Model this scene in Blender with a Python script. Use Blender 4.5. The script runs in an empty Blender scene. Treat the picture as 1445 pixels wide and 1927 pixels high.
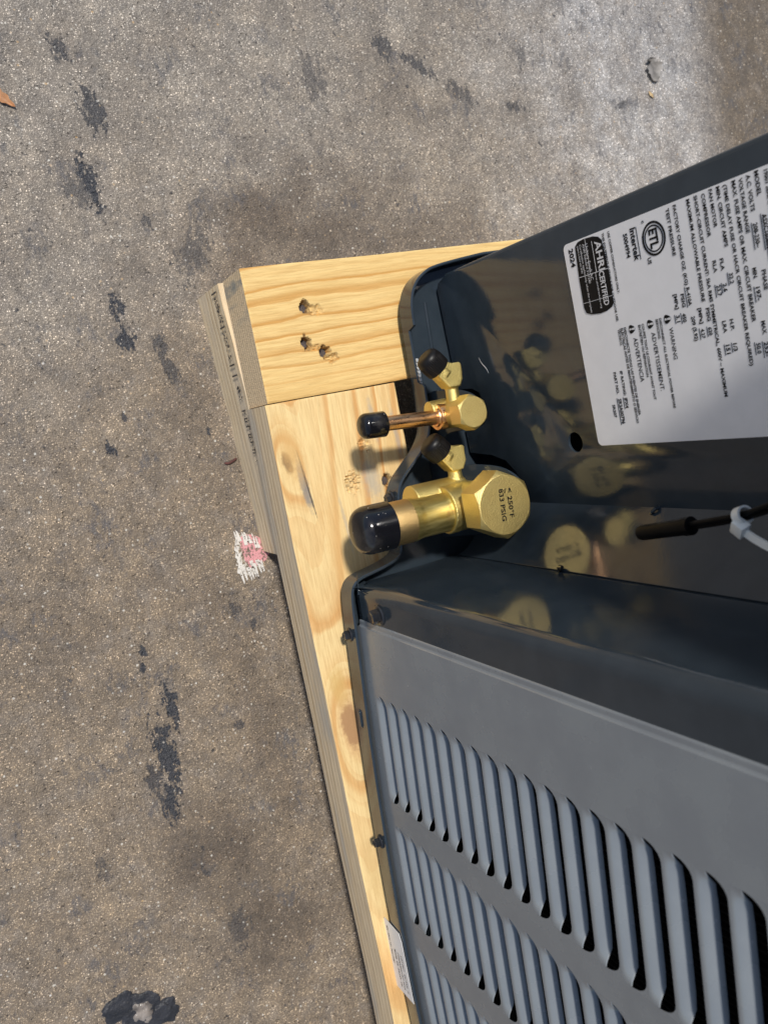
import bpy, bmesh, math, random
from mathutils import Vector, Matrix, noise
random.seed(7)
SC = bpy.context.scene
COL = SC.collection
R = math.radians

# ------------------------------------------------------------------ camera
# world: x runs along the pallet's long board, y away from the camera, z up; metres
cam_d = bpy.data.cameras.new('camera')
cam = bpy.data.objects.new('camera', cam_d); COL.objects.link(cam); SC.camera = cam
cam_d.sensor_fit = 'VERTICAL'; cam_d.sensor_height = 36.0
cam_d.lens = 1537.08 / 1927 * 36.0
cam_d.clip_start = 0.01; cam_d.clip_end = 200
RIGHT = Vector((0.18738, 0.87449, 0.44739)); DOWN = Vector((0.97337, -0.22652, 0.03509)); FWD = Vector((0.13203, 0.42890, -0.89365))
cam.matrix_world = Matrix(((RIGHT[0], -DOWN[0], -FWD[0], 0.0727), (RIGHT[1], -DOWN[1], -FWD[1], -0.3187),
                           (RIGHT[2], -DOWN[2], -FWD[2], 0.6213), (0, 0, 0, 1)))
cam_d.dof.use_dof = True; cam_d.dof.focus_distance = 0.50; cam_d.dof.aperture_fstop = 13.0

# ------------------------------------------------------------------ sky, sun, exposure
TX, TY = 0.455, 0.262                       # sunlight travels (+TX, +TY, -1)
sd = Vector((TX, TY, -1)).normalized()
elev = math.asin(-sd.z); rot = math.atan2(-sd.x, -sd.y)
w = bpy.data.worlds.new("World"); SC.world = w; w.use_nodes = True
nt = w.node_tree
sky = nt.nodes.new('ShaderNodeTexSky'); sky.sky_type = 'NISHITA'; sky.sun_disc = False
sky.sun_elevation = elev; sky.sun_rotation = rot; sky.air_density = 1.0; sky.dust_density = 1.0; sky.ozone_density = 1.0
bg = nt.nodes['Background']; bg.inputs['Strength'].default_value = 0.10
nt.links.new(sky.outputs[0], bg.inputs[0])
sun_d = bpy.data.lights.new('sun', 'SUN'); sun_d.energy = 3.6; sun_d.angle = R(4.5); sun_d.color = (1.0, 0.955, 0.88)
sun = bpy.data.objects.new('sun', sun_d); COL.objects.link(sun); sun.location = (-2, -1, 4)
sun.rotation_euler = sd.to_track_quat('-Z', 'Y').to_euler()
vs = SC.view_settings
vs.view_transform = 'Standard'; vs.look = 'None'; vs.gamma = 1.0; vs.exposure = 0.0; vs.use_curve_mapping = False

# ------------------------------------------------------------------ helpers
def tag(o, label=None, cat=None, group=None, kind=None):
    if label: o['label'] = label
    if cat: o['category'] = cat
    if group: o['group'] = group
    if kind: o['kind'] = kind
    return o
def thing(name, label, cat, loc, group=None):
    o = bpy.data.objects.new(name, None); COL.objects.link(o); o.location = loc
    o.empty_display_size = 0.02
    bpy.context.view_layer.update()
    return tag(o, label, cat, group)
def origin(o):
    v = Vector((0, 0, 0))
    while o is not None: v += o.location; o = o.parent
    return v
def obj(name, bm, mats, parent=None, smooth=True, angle=35, at=None, me=None):
    """bm is in world coordinates; link it as ONE mesh object whose origin sits at its parent (or at `at`)"""
    if me is None:
        me = bpy.data.meshes.new(name); bm.to_mesh(me); bm.free()
    off = (origin(parent) if parent else Vector((0, 0, 0)))
    loc = Vector((0, 0, 0))
    if at is not None: loc = Vector(at) - off
    me.transform(Matrix.Translation(-(off + loc)))
    if not isinstance(mats, (list, tuple)): mats = [mats]
    for m in mats: me.materials.append(m)
    if smooth:
        me.polygons.foreach_set('use_smooth', [True] * len(me.polygons))
        me.set_sharp_from_angle(angle=R(angle))
    o = bpy.data.objects.new(name, me); COL.objects.link(o)
    o.location = loc
    if parent: o.parent = parent
    return o
def nb(): return bmesh.new()
def box(bm, lo, hi, M=None, bev=0, mi=0):
    vs_ = [bm.verts.new((x, y, z)) for x in (lo[0], hi[0]) for y in (lo[1], hi[1]) for z in (lo[2], hi[2])]
    fs = [bm.faces.new([vs_[i] for i in q]) for q in ((0, 1, 3, 2), (4, 6, 7, 5), (0, 4, 5, 1), (2, 3, 7, 6), (0, 2, 6, 4), (1, 5, 7, 3))]
    for f in fs: f.material_index = mi
    if bev:
        es = list({e for f in fs for e in f.edges})
        r = bmesh.ops.bevel(bm, geom=es, offset=bev, segments=2, affect='EDGES', profile=0.6)
        vs_ = list({v for f in r['faces'] for v in f.verts} | {v for v in vs_ if v.is_valid})
    if M is not None: bmesh.ops.transform(bm, matrix=M, verts=vs_)
    return vs_
def frame(axis, up=None):
    a = Vector(axis).normalized()
    u = Vector(up) if up else (Vector((0, 0, 1)) if abs(a.z) < 0.9 else Vector((1, 0, 0)))
    x = u.cross(a).normalized(); y = a.cross(x)
    return x, y, a
def lathe(bm, prof, o, axis, n=32, cap0=True, cap1=True, up=None, rfun=None, mi=0):
    """prof: list of (height along axis, radius)"""
    x, y, a = frame(axis, up); o = Vector(o); rings = []
    for h, r in prof:
        ring = []
        for i in range(n):
            t = 2 * math.pi * i / n
            rr = rfun(t, h, r) if rfun else r
            ring.append(bm.verts.new(o + a * h + (x * math.cos(t) + y * math.sin(t)) * rr))
        rings.append(ring)
    for A, B in zip(rings, rings[1:]):
        for i in range(n):
            f = bm.faces.new((A[i], A[(i + 1) % n], B[(i + 1) % n], B[i])); f.material_index = mi
    if cap0: bm.faces.new(rings[0][::-1]).material_index = mi
    if cap1: bm.faces.new(rings[-1]).material_index = mi
def tube(bm, pts, r, n=10, caps=True):
    pts = [Vector(p) for p in pts]; rings = []; x = None
    for i, p in enumerate(pts):
        d = (pts[min(i + 1, len(pts) - 1)] - pts[max(i - 1, 0)]).normalized()
        if x is None: x = frame(d)[0]
        x = (x - d * x.dot(d)).normalized(); y = d.cross(x)
        rr = r[i] if isinstance(r, (list, tuple)) else r
        rings.append([bm.verts.new(p + (x * math.cos(2 * math.pi * k / n) + y * math.sin(2 * math.pi * k / n)) * rr) for k in range(n)])
    for A, B in zip(rings, rings[1:]):
        for k in range(n): bm.faces.new((A[k], A[(k + 1) % n], B[(k + 1) % n], B[k]))
    if caps: bm.faces.new(rings[0][::-1]); bm.faces.new(rings[-1])
def prism(bm, poly, fn, t0, t1, mi=0):
    """poly: 2-D points; fn(u, v, t) -> world point; a closed solid between t0 and t1"""
    A = [bm.verts.new(fn(u, v, t0)) for u, v in poly]; B = [bm.verts.new(fn(u, v, t1)) for u, v in poly]
    n = len(poly); fs = []
    fs.append(bm.faces.new(A)); fs.append(bm.faces.new(B[::-1]))
    for i in range(n): fs.append(bm.faces.new((A[i], B[i], B[(i + 1) % n], A[(i + 1) % n])))
    for f in fs: f.material_index = mi
    bmesh.ops.recalc_face_normals(bm, faces=fs)
    return fs
def chaikin(p, k=2, closed=False):
    for _ in range(k):
        q = [] if closed else [p[0]]
        for i in range(len(p) if closed else len(p) - 1):
            a, b = p[i], p[(i + 1) % len(p)]
            q.append(tuple(a[j] * .75 + b[j] * .25 for j in range(len(a)))); q.append(tuple(a[j] * .25 + b[j] * .75 for j in range(len(a))))
        if not closed: q.append(p[-1])
        p = q
    return p
def sheet(splines, thick, bevel=0.0, res=1):
    """filled flat outline with holes (2-D curve), as a bmesh in its own x/y plane, centred on z"""
    cu = bpy.data.curves.new('sheet', 'CURVE'); cu.dimensions = '2D'; cu.fill_mode = 'BOTH'
    cu.extrude = thick / 2; cu.bevel_depth = bevel; cu.bevel_resolution = res
    for pts in splines:
        sp = cu.splines.new('POLY'); sp.points.add(len(pts) - 1); sp.use_cyclic_u = True
        for q, p in zip(sp.points, pts): q.co = (p[0], p[1], 0, 1)
    o = bpy.data.objects.new('tmp', cu); me = bpy.data.meshes.new_from_object(o)
    bm = bmesh.new(); bm.from_mesh(me); bmesh.ops.remove_doubles(bm, verts=bm.verts, dist=1e-6)
    bpy.data.objects.remove(o); bpy.data.curves.remove(cu); bpy.data.meshes.remove(me)
    return bm
def circ(cx, cy, rx, ry=None, n=32, a0=0, a1=360):
    ry = ry or rx
    m = n if a1 - a0 >= 360 else n + 1
    return [(cx + rx * math.cos(R(a0 + (a1 - a0) * i / n)), cy + ry * math.sin(R(a0 + (a1 - a0) * i / n))) for i in range(m)]
def text_mesh(bm, s, M, width=None, cap=1.0, bold=0.0, mi=0, res=2):
    """flat lettering: baseline start at M's origin, cap height `cap`, stretched to `width`"""
    cu = bpy.data.curves.new('t', 'FONT'); cu.body = s; cu.size = 1.0; cu.resolution_u = res; cu.offset = bold
    o = bpy.data.objects.new('t', cu); me = bpy.data.meshes.new_from_object(o)
    bpy.data.objects.remove(o); bpy.data.curves.remove(cu)
    if not me.vertices: return 0
    x0 = min(v.co.x for v in me.vertices); x1 = max(v.co.x for v in me.vertices)
    sy = cap / 0.69; sx = (width / (x1 - x0)) if width else sy
    me.transform(M @ Matrix.Diagonal((sx, sy, 1, 1)) @ Matrix.Translation((-x0, 0, 0)))
    if mi:
        for p in me.polygons: p.material_index = mi
    k = len(bm.faces); bm.from_mesh(me); bm.faces.ensure_lookup_table()
    for f in bm.faces[k:]: f.material_index = mi
    bpy.data.meshes.remove(me)
    return sx * (x1 - x0)
def fnoise(x, y, z=0): return noise.noise(Vector((x, y, z)))
def sstep(a, b, x):
    t = max(0.0, min(1.0, (x - a) / (b - a))); return t * t * (3 - 2 * t)

# ------------------------------------------------------------------ material helpers
class NT:
    def __init__(s, name):
        s.m = bpy.data.materials.new(name); s.m.use_nodes = True; s.t = s.m.node_tree
        s.b = s.t.nodes['Principled BSDF']; s.tc = None
    def n(s, typ, **kw):
        nd = s.t.nodes.new(typ)
        for k, v in kw.items(): setattr(nd, k, v)
        return nd
    def link(s, a, b): s.t.links.new(a, b)
    def co(s):
        if s.tc is None: s.tc = s.n('ShaderNodeTexCoord')
        return s.tc.outputs['Object']
    def val(s, sock, v):
        if isinstance(v, (int, float)): sock.default_value = v
        elif isinstance(v, (tuple, list)): sock.default_value = (*v, 1) if len(v) == 3 and sock.type == 'RGBA' else v
        else: s.link(v, sock)
    def math(s, op, a, b=0.0, c=0.0, clamp=False):
        nd = s.n('ShaderNodeMath', operation=op, use_clamp=clamp)
        for i, v in enumerate((a, b, c)): s.val(nd.inputs[i], v)
        return nd.outputs[0]
    def mapping(s, v, loc=(0, 0, 0), rot=(0, 0, 0), sc=(1, 1, 1)):
        nd = s.n('ShaderNodeMapping'); s.link(v, nd.inputs[0])
        nd.inputs[1].default_value = loc; nd.inputs[2].default_value = rot; nd.inputs[3].default_value = sc
        return nd.outputs[0]
    def noise(s, v, scale, detail=3, rough=0.55, dist=0.0, color=False):
        nd = s.n('ShaderNodeTexNoise'); s.link(v, nd.inputs['Vector'])
        nd.inputs['Scale'].default_value = scale; nd.inputs['Detail'].default_value = detail
        nd.inputs['Roughness'].default_value = rough; nd.inputs['Distortion'].default_value = dist
        return nd.outputs['Color' if color else 'Fac']
    def vor(s, v, scale, feature='F1', out='Distance', rnd=1.0):
        nd = s.n('ShaderNodeTexVoronoi', feature=feature); s.link(v, nd.inputs['Vector'])
        nd.inputs['Scale'].default_value = scale; nd.inputs['Randomness'].default_value = rnd
        return nd.outputs[out]
    def ramp(s, f, stops, interp='LINEAR'):
        nd = s.n('ShaderNodeValToRGB'); cr = nd.color_ramp; cr.interpolation = interp
        while len(cr.elements) < len(stops): cr.elements.new(0.5)
        for e, (p, c) in zip(cr.elements, stops):
            e.position = p; e.color = (*c, 1) if isinstance(c, tuple) else (c, c, c, 1)
        s.val(nd.inputs[0], f); return nd.outputs[0]
    def rng(s, v, a, b, c=0.0, d=1.0, smooth=True):
        nd = s.n('ShaderNodeMapRange', interpolation_type='SMOOTHSTEP' if smooth else 'LINEAR')
        for i, q in enumerate((v, a, b, c, d)): s.val(nd.inputs[i], q)
        return nd.outputs[0]
    def mix(s, f, a, b, mode='MIX'):
        nd = s.n('ShaderNodeMix', data_type='RGBA', blend_type=mode)
        s.val(nd.inputs['Factor'], f); s.val(nd.inputs[6], a); s.val(nd.inputs[7], b)
        return nd.outputs[2]
    def bump(s, h, strength=0.3, dist=0.001, prev=None):
        nd = s.n('ShaderNodeBump'); s.val(nd.inputs['Height'], h)
        nd.inputs['Strength'].default_value = strength; nd.inputs['Distance'].default_value = dist
        if prev is not None: s.link(prev, nd.inputs['Normal'])
        s.link(nd.outputs[0], s.b.inputs['Normal']); return nd.outputs[0]
    def set(s, **kw):
        for k, v in kw.items():
            k = {'base': 'Base Color', 'rough': 'Roughness', 'metal': 'Metallic', 'ior': 'IOR', 'coat': 'Coat Weight', 'coatr': 'Coat Roughness', 'spec': 'Specular IOR Level', 'alpha': 'Alpha'}.get(k, k)
            s.val(s.b.inputs[k], v)
        return s
    def ell(s, x, y, rx, ry, a=0.0, src=None):
        """normalised distance (0 centre, 1 rim) from an ellipse in object x/y"""
        nd = s.n('ShaderNodeMapping', vector_type='TEXTURE'); s.link(src if src is not None else s.co(), nd.inputs[0])
        nd.inputs[1].default_value = (x, y, 0); nd.inputs[2].default_value = (0, 0, R(a)); nd.inputs[3].default_value = (rx, ry, 1e3)
        ln = s.n('ShaderNodeVectorMath', operation='LENGTH'); s.link(nd.outputs[0], ln.inputs[0])
        return ln.outputs['Value']
# ------------------------------------------------------------------ materials
def mat_paint():
    k = NT('slate_enamel'); c = k.co()
    n1 = k.noise(c, 60, 2); n2 = k.noise(c, 520, 2, 0.5)
    k.set(base=k.mix(k.rng(n1, .3, .7), (.025, .035, .046), (.031, .042, .054)), rough=k.rng(k.noise(c, 25, 3), .3, .7, .08, .13), spec=.48)
    h = k.math('ADD', k.math('MULTIPLY', k.noise(c, 18, 0), .45), n2)
    k.bump(h, .04, .0008)
    return k.m
def mat_louver():
    k = NT('grey_coated_steel'); c = k.co()
    n1 = k.noise(c, 40, 3)
    k.set(base=k.mix(k.rng(n1, .3, .7), (.185, .204, .224), (.208, .228, .246)), rough=k.rng(n1, .3, .7, .22, .30), spec=.85)
    k.bump(k.noise(c, 700, 2), .06, .0006)
    return k.m
def simple(name, base, rough=.5, metal=0.0, bs=0, bst=.1, bd=.0005, var=.12, **kw):
    k = NT(name); c = k.co()
    n1 = k.noise(c, 90, 3)
    lo = tuple(v * (1 - var) for v in base); hi = tuple(min(1, v * (1 + var)) for v in base)
    k.set(base=k.mix(k.rng(n1, .3, .7), lo, hi), rough=rough, metal=metal, **kw)
    if bs: k.bump(k.noise(c, bs, 3), bst, bd)
    return k.m
def mat_brass(name, grain, tint, rough):
    k = NT(name); c = k.co()
    n1 = k.noise(c, 70, 3); n2 = k.noise(c, 260, 3); v = k.vor(c, grain)
    base = k.mix(k.rng(n1, .35, .7), tint, (tint[0] * .96, tint[1] * .93, tint[2] * .88))
    base = k.mix(k.rng(n2, .68, .78, 0, .12), base, (.34, .22, .08))
    base = k.mix(k.rng(v, .15, .6, .22, 0), base, (tint[0] * .6, tint[1] * .5, tint[2] * .35))
    k.set(base=base, rough=k.rng(v, .2, .6, rough, rough + .10), metal=1.0)
    k.bump(k.math('ADD', v, k.noise(c, grain * .8, 3)), .65, .00022)
    return k.m
def mat_copper():
    k = NT('worn_copper'); c = k.co()
    s = k.mapping(c, sc=(400, 60, 400)); st = k.noise(s, 1.0, 4, .65)
    n1 = k.noise(c, 80, 3)
    base = k.mix(k.rng(st, .35, .7), (.64, .35, .17), (.86, .54, .30))
    base = k.mix(k.rng(n1, .58, .72, 0, .7), base, (.22, .12, .06))
    k.set(base=base, rough=k.rng(st, .3, .7, .24, .42), metal=1.0)
    k.bump(st, .12, .0004)
    return k.m
def mat_tube():
    k = NT('tarnished_brass_tube'); c = k.co()
    s = k.mapping(c, sc=(320, 50, 320)); st = k.noise(s, 1.0, 4, .65); n1 = k.noise(c, 60, 3)
    sep = k.n('ShaderNodeSeparateXYZ'); k.link(c, sep.inputs[0])
    base = k.mix(k.rng(st, .35, .7), (.70, .54, .17), (.82, .68, .27))
    base = k.mix(k.rng(n1, .56, .7, 0, .6), base, (.40, .20, .09))
    sp = k.vor(c, 330); base = k.mix(k.rng(sp, .10, .03, 0, .55), base, (.12, .08, .05))
    k.set(base=base, rough=k.rng(st, .3, .7, .36, .50), metal=1.0)
    k.bump(st, .10, .0004)
    return k.m
def mat_wood(name, axis, light, dark, pith, tilt, spacing, seed, stains=(), fiber=1.0, contrast=1.0, grey=None, amp=.012, knots=()):
    """axis: grain along 0 = x or 1 = y; growth rings round a pith line outside the board"""
    k = NT(name); c = k.co()
    o = k.mapping(c, loc=(seed, seed * .7, seed * .3))
    sep = k.n('ShaderNodeSeparateXYZ'); k.link(c, sep.inputs[0])
    L, W = (sep.outputs[0], sep.outputs[1]) if axis == 0 else (sep.outputs[1], sep.outputs[0])
    warp = k.noise(k.mapping(o, sc=(6, 26, 26) if axis == 0 else (26, 6, 26)), 1.0, 3, .5)
    warp2 = k.noise(k.mapping(o, sc=(60, 140, 140) if axis == 0 else (140, 60, 140)), 1.0, 2, .5)
    ww = k.math('ADD', k.math('SUBTRACT', W, pith[0]), k.math('MULTIPLY', k.math('SUBTRACT', warp, .5), amp))
    zz = k.math('ADD', k.math('SUBTRACT', sep.outputs[2], pith[1]), k.math('MULTIPLY', L, tilt))
    r = k.math('SQRT', k.math('ADD', k.math('MULTIPLY', ww, ww), k.math('MULTIPLY', zz, zz)))
    r = k.math('ADD', r, k.math('MULTIPLY', warp2, .0012))
    for (x, y, rx, ry, push) in knots:
        r = k.math('ADD', r, k.math('MULTIPLY', k.rng(k.ell(x, y, rx, ry), 1.0, .1), push))
    cr = k.n('ShaderNodeCombineXYZ'); k.link(r, cr.inputs[0])
    r = k.math('ADD', r, k.math('MULTIPLY', k.math('SUBTRACT', k.noise(cr.outputs[0], 95, 1), .5), spacing * 1.5))
    ring_no = k.math('FLOOR', k.math('DIVIDE', r, spacing))
    cr2 = k.n('ShaderNodeCombineXYZ'); k.link(k.math('MULTIPLY', ring_no, 7.31), cr2.inputs[0])
    vary = k.rng(k.noise(cr2.outputs[0], 1.0, 0), .3, .7, .62, 1.0)
    ph = k.math('FRACT', k.math('DIVIDE', r, spacing))
    ph2 = k.math('FRACT', k.math('DIVIDE', r, spacing * .29))
    band = k.ramp(ph, [(0, 0.05), (.40, .06), (.66, .30), (.86, 1.0), (.95, .85), (1.0, 0.05)])
    str_ = k.noise(k.mapping(o, sc=(2.5, 60, 60) if axis == 0 else (60, 2.5, 60)), 1.0, 2, .5)
    band = k.math('MAXIMUM', k.math('MULTIPLY', band, vary), k.math('MULTIPLY', k.rng(ph2, .3, .95), .24))
    band = k.math('MULTIPLY', band, k.rng(str_, .25, .65, .65 * contrast, 1.0 * contrast))
    fib = k.noise(k.mapping(o, sc=(50, 900, 900) if axis == 0 else (900, 50, 900)), 1.0, 3, .6)
    pat = k.noise(k.mapping(o, sc=(10, 40, 40) if axis == 0 else (40, 10, 40)), 1.0, 3, .55)
    col = k.mix(k.math('MINIMUM', band, 1.0), light, dark)
    col = k.mix(k.rng(fib, .35, .75, 0, .28 * fiber), col, tuple(v * .62 for v in dark))
    col = k.mix(k.rng(pat, .50, .78, 0, .45), col, (light[0] * .80, light[1] * .70, light[2] * .56))
    fine = k.noise(k.mapping(o, sc=(140, 2600, 2600) if axis == 0 else (2600, 140, 2600)), 1.0, 2, .6)
    col = k.mix(k.rng(fine, .62, .80, 0, .30), col, tuple(v * .45 for v in dark))
    if grey is not None:
        g = k.noise(k.mapping(o, sc=(9, 90, 40) if axis == 0 else (90, 9, 40)), 1.0, 4, .6)
        col = k.mix(k.rng(g, .48, .68, 0, .75), col, grey)
    nn = k.noise(c, 240, 4, .65)
    for (x, y, rx, ry, a, colr, st, soft) in stains:
        d = k.math('ADD', k.ell(x, y, rx, ry, a), k.math('MULTIPLY', k.math('SUBTRACT', nn, .5), .9))
        col = k.mix(k.rng(d, 1.0, 1.0 - soft, 0, st), col, colr)
    ao = k.n('ShaderNodeAttribute', attribute_name='torn')
    col = k.mix(k.math('MULTIPLY', ao.outputs['Fac'], k.rng(nn, .40, .62)), col, (.16, .095, .05))
    k.set(base=col, rough=k.rng(fib, .3, .7, .62, .8), spec=.25)
    h = k.math('ADD', k.math('MULTIPLY', fib, .8), k.math('MULTIPLY', band, -.6))
    h = k.math('ADD', h, k.math('MULTIPLY', fine, .5))
    k.bump(h, .38, .0007)
    return k.m
def mat_endgrain(name, light, dark, seed):
    k = NT(name); c = k.co()
    sep = k.n('ShaderNodeSeparateXYZ'); k.link(c, sep.inputs[0])
    n = k.noise(c, 30, 3)
    xx = k.math('ADD', k.math('SUBTRACT', sep.outputs[0], .015), k.math('MULTIPLY', k.math('SUBTRACT', n, .5), .010))
    zz = k.math('SUBTRACT', sep.outputs[2], .27)
    r = k.math('SQRT', k.math('ADD', k.math('MULTIPLY', xx, xx), k.math('MULTIPLY', zz, zz)))
    ph = k.math('FRACT', k.math('DIVIDE', r, .0042))
    band = k.ramp(ph, [(0, 0.0), (.6, .25), (.88, 1.0), (1, 0.0)])
    rad = k.noise(k.mapping(c, sc=(1600, 200, 260)), 1.0, 3, .6)
    col = k.mix(k.math('MINIMUM', band, 1.0), light, dark)
    col = k.mix(k.rng(rad, .45, .72, 0, .6), col, tuple(v * .45 for v in light))
    st = k.noise(k.mapping(c, sc=(70, 10, 18)), 1.0, 3)
    col = k.mix(k.math('MULTIPLY', k.rng(st, .5, .66), k.rng(sep.outputs[0], .012, -.018, 0, .75)), col, (.15, .20, .22))
    k.set(base=col, rough=.85, spec=.15)
    k.bump(k.math('ADD', rad, k.noise(c, 1400, 2)), .55, .0008)
    return k.m
def mat_concrete():
    k = NT('worn_concrete'); c = k.co()
    sep = k.n('ShaderNodeSeparateXYZ'); k.link(c, sep.inputs[0]); X, Y = sep.outputs[0], sep.outputs[1]
    at0 = k.n('ShaderNodeAttribute', attribute_name='oil'); sa0 = k.n('ShaderNodeSeparateXYZ'); k.link(at0.outputs['Vector'], sa0.inputs[0])
    big = k.noise(c, 5, 4, .6); mid = k.noise(c, 22, 4, .6); fine = k.noise(c, 300, 4, .7)
    # base mix along x: greyer towards one end, browner towards the other
    gx = k.rng(k.math('ADD', X, k.math('MULTIPLY', k.math('SUBTRACT', big, .5), .5)), .16, -.22)
    col = k.mix(gx, (.385, .298, .205), (.470, .415, .345))
    pale = k.rng(k.math('ADD', Y, k.math('MULTIPLY', k.math('SUBTRACT', mid, .5), .22)), .10, .34)
    col = k.mix(k.math('MULTIPLY', pale, .75), col, (.72, .71, .71))
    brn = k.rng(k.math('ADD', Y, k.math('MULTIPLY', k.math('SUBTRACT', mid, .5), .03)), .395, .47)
    col = k.mix(brn, col, (.21, .165, .115))  # blends to darker brown past a soft edge in y
    col = k.mix(k.rng(mid, .34, .66, .42, 0), col, (.17, .138, .11))
    col = k.mix(k.rng(k.noise(c, 60, 4, .65), .45, .72, 0, .5), col, (.40, .35, .30))
    col = k.mix(k.math('MULTIPLY', sa0.outputs[2], k.rng(k.noise(c, 30, 3), .3, .6, .6, 1.0)), col, (.155, .118, .084))
    mot = k.math('ADD', k.math('MULTIPLY', k.math('SUBTRACT', k.noise(c, 48, 4, .65), .5), 1.5), k.math('MULTIPLY', k.math('SUBTRACT', k.noise(c, 170, 3, .6), .5), 1.3))
    col = k.mix(1.0, col, k.ramp(k.math('ADD', mot, .5, clamp=True), [(0, (.60, .62, .66)), (.5, (1, 1, 1)), (1, (1.38, 1.34, 1.28))]), 'MULTIPLY')
    # aggregate: sand grains of every tone, dark and pale, angular and uneven in size
    wv = k.n('ShaderNodeVectorMath', operation='MULTIPLY_ADD'); k.link(k.noise(c, 900, 2, .6, color=True), wv.inputs[0])
    wv.inputs[1].default_value = (.0013, .0013, 0); k.link(c, wv.inputs[2]); cw = wv.outputs[0]
    def grains(scale, rim, src):
        v = k.n('ShaderNodeTexVoronoi'); k.link(src, v.inputs['Vector']); v.inputs['Scale'].default_value = scale
        s2 = k.n('ShaderNodeSeparateColor'); k.link(v.outputs['Color'], s2.inputs[0])
        return s2.outputs[0], s2.outputs[1], k.rng(v.outputs['Distance'], rim, rim * .6), v.outputs['Distance']
    r1, g1, in1, d1 = grains(860, .55, cw)
    tone = k.ramp(r1, [(0, .30), (.18, .55), (.5, .92), (.74, 1.15), (.88, 1.5), (.95, 2.2), (1, 2.8)])
    col = k.mix(k.math('MULTIPLY', in1, .92), col, k.mix(1.0, col, tone, 'MULTIPLY'))
    col = k.mix(k.math('MULTIPLY', k.math('SUBTRACT', 1.0, in1), .55), col, (.085, .070, .058))
    r2, g2, in2, d2 = grains(330, .33, cw)
    pick = k.rng(r2, .90, .91)
    col = k.mix(k.math('MULTIPLY', k.math('MULTIPLY', pick, in2), .8), col, k.ramp(g2, [(0, (.58, .53, .45)), (.6, (.70, .67, .60)), (.84, (.52, .34, .16)), (1, (.78, .76, .72))]))
    pickd = k.rng(r2, .10, .08)
    col = k.mix(k.math('MULTIPLY', k.math('MULTIPLY', pickd, in2), .75), col, (.045, .035, .03))
    # oil and rubber stains: where they lie is a mesh attribute, their ragged outline is noise
    n1 = k.noise(k.mapping(c, sc=(.62, 1.25, 1)), 190, 3, .6); n2 = k.noise(c, 520, 3, .65)
    nz = k.math('ADD', k.math('MULTIPLY', k.math('SUBTRACT', n1, .5), 3.6), k.math('MULTIPLY', k.math('SUBTRACT', n2, .5), 1.8))
    at = k.n('ShaderNodeAttribute', attribute_name='oil'); sa = k.n('ShaderNodeSeparateXYZ'); k.link(at.outputs['Vector'], sa.inputs[0])
    soft = k.math('MULTIPLY', k.math('MULTIPLY', sa.outputs[0], sa.outputs[1]), k.rng(n1, .35, .6, .45, .1))
    col = k.mix(soft, col, (.10, .095, .095))
    acc = k.math('MULTIPLY', k.rng(k.math('SUBTRACT', k.math('MULTIPLY', sa.outputs[0], 1.85), nz), .80, 1.06), sa.outputs[1])
    clus = k.math('MULTIPLY', k.rng(k.noise(c, 26, 5, .72), .53, .64), k.rng(n1, .42, .58))
    col = k.mix(k.math('MULTIPLY', clus, .62), col, (.085, .086, .096))
    # scattered small tar flecks, thinly everywhere
    fl = k.math('MULTIPLY', k.rng(k.noise(c, 95, 4, .65), .665, .69), .8)
    acc = k.math('MAXIMUM', acc, fl)
    acc = k.math('MULTIPLY', acc, k.rng(k.math('MULTIPLY', k.math('MULTIPLY', pick, in2), 1.0), 0, 1, 1, .3))
    col = k.mix(acc, col, k.mix(k.rng(n2, .35, .65), (.026, .028, .036), (.062, .061, .064)))
    k.set(base=col, rough=k.math('SUBTRACT', k.rng(fine, .3, .7, .48, .75), k.math('MULTIPLY', acc, .15)), spec=.45)
    h = k.math('ADD', k.math('MULTIPLY', k.math('SUBTRACT', .6, d1), k.math('ADD', .5, r1)), k.math('MULTIPLY', fine, .9))
    h = k.math('SUBTRACT', h, k.math('MULTIPLY', acc, .35))
    b1 = k.bump(h, .72, .0010)
    pit = k.rng(k.noise(c, 210, 2, .5), .36, .30)
    b2 = k.bump(k.math('MULTIPLY', pit, -1.0), .6, .0022, b1)
    k.bump(mid, .25, .01, b2)
    return k.m

M = {}
M['paint'] = mat_paint()
M['louver'] = mat_louver()
M['brass'] = mat_brass('cast_brass', 2000, (.76, .62, .24), .40)
M['hexbrass'] = mat_brass('forged_brass', 1700, (.80, .63, .25), .42)
M['copper'] = mat_copper()
M['stub'] = mat_brass('heat_stained_copper', 2200, (.62, .43, .19), .36)
M['tube'] = mat_tube()
def mat_vinyl():
    k = NT('glossy_black_vinyl'); c = k.co()
    v = k.n('ShaderNodeTexVoronoi'); k.link(c, v.inputs['Vector']); v.inputs['Scale'].default_value = 420
    s2 = k.n('ShaderNodeSeparateColor'); k.link(v.outputs['Color'], s2.inputs[0])
    dust = k.math('MULTIPLY', k.rng(v.outputs['Distance'], .20, .10), k.rng(s2.outputs[0], .80, .84))
    film = k.rng(k.noise(c, 55, 4, .6), .5, .75, 0, .06)
    k.set(base=k.mix(k.math('ADD', dust, film, clamp=True), (.007, .007, .009), (.42, .38, .33)), rough=k.rng(k.noise(c, 120, 3), .3, .7, .10, .20), spec=.5)
    k.bump(k.noise(c, 70, 2), .05, .001)
    return k.m
M['rubber'] = mat_vinyl()
M['cap'] = simple('black_nylon', (.006, .005, .005), .42, spec=.3, bs=900, bst=.12, bd=.0003, var=.3)
M['screw'] = simple('black_oxide_steel', (.02, .021, .024), .18, metal=.0, bs=500, bst=.3, var=.3)
M['coil'] = simple('dark_coil_fins', (.006, .006, .006), .9, spec=.1)
M['void'] = simple('painted_shade', (.02, .022, .025), .6)
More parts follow.
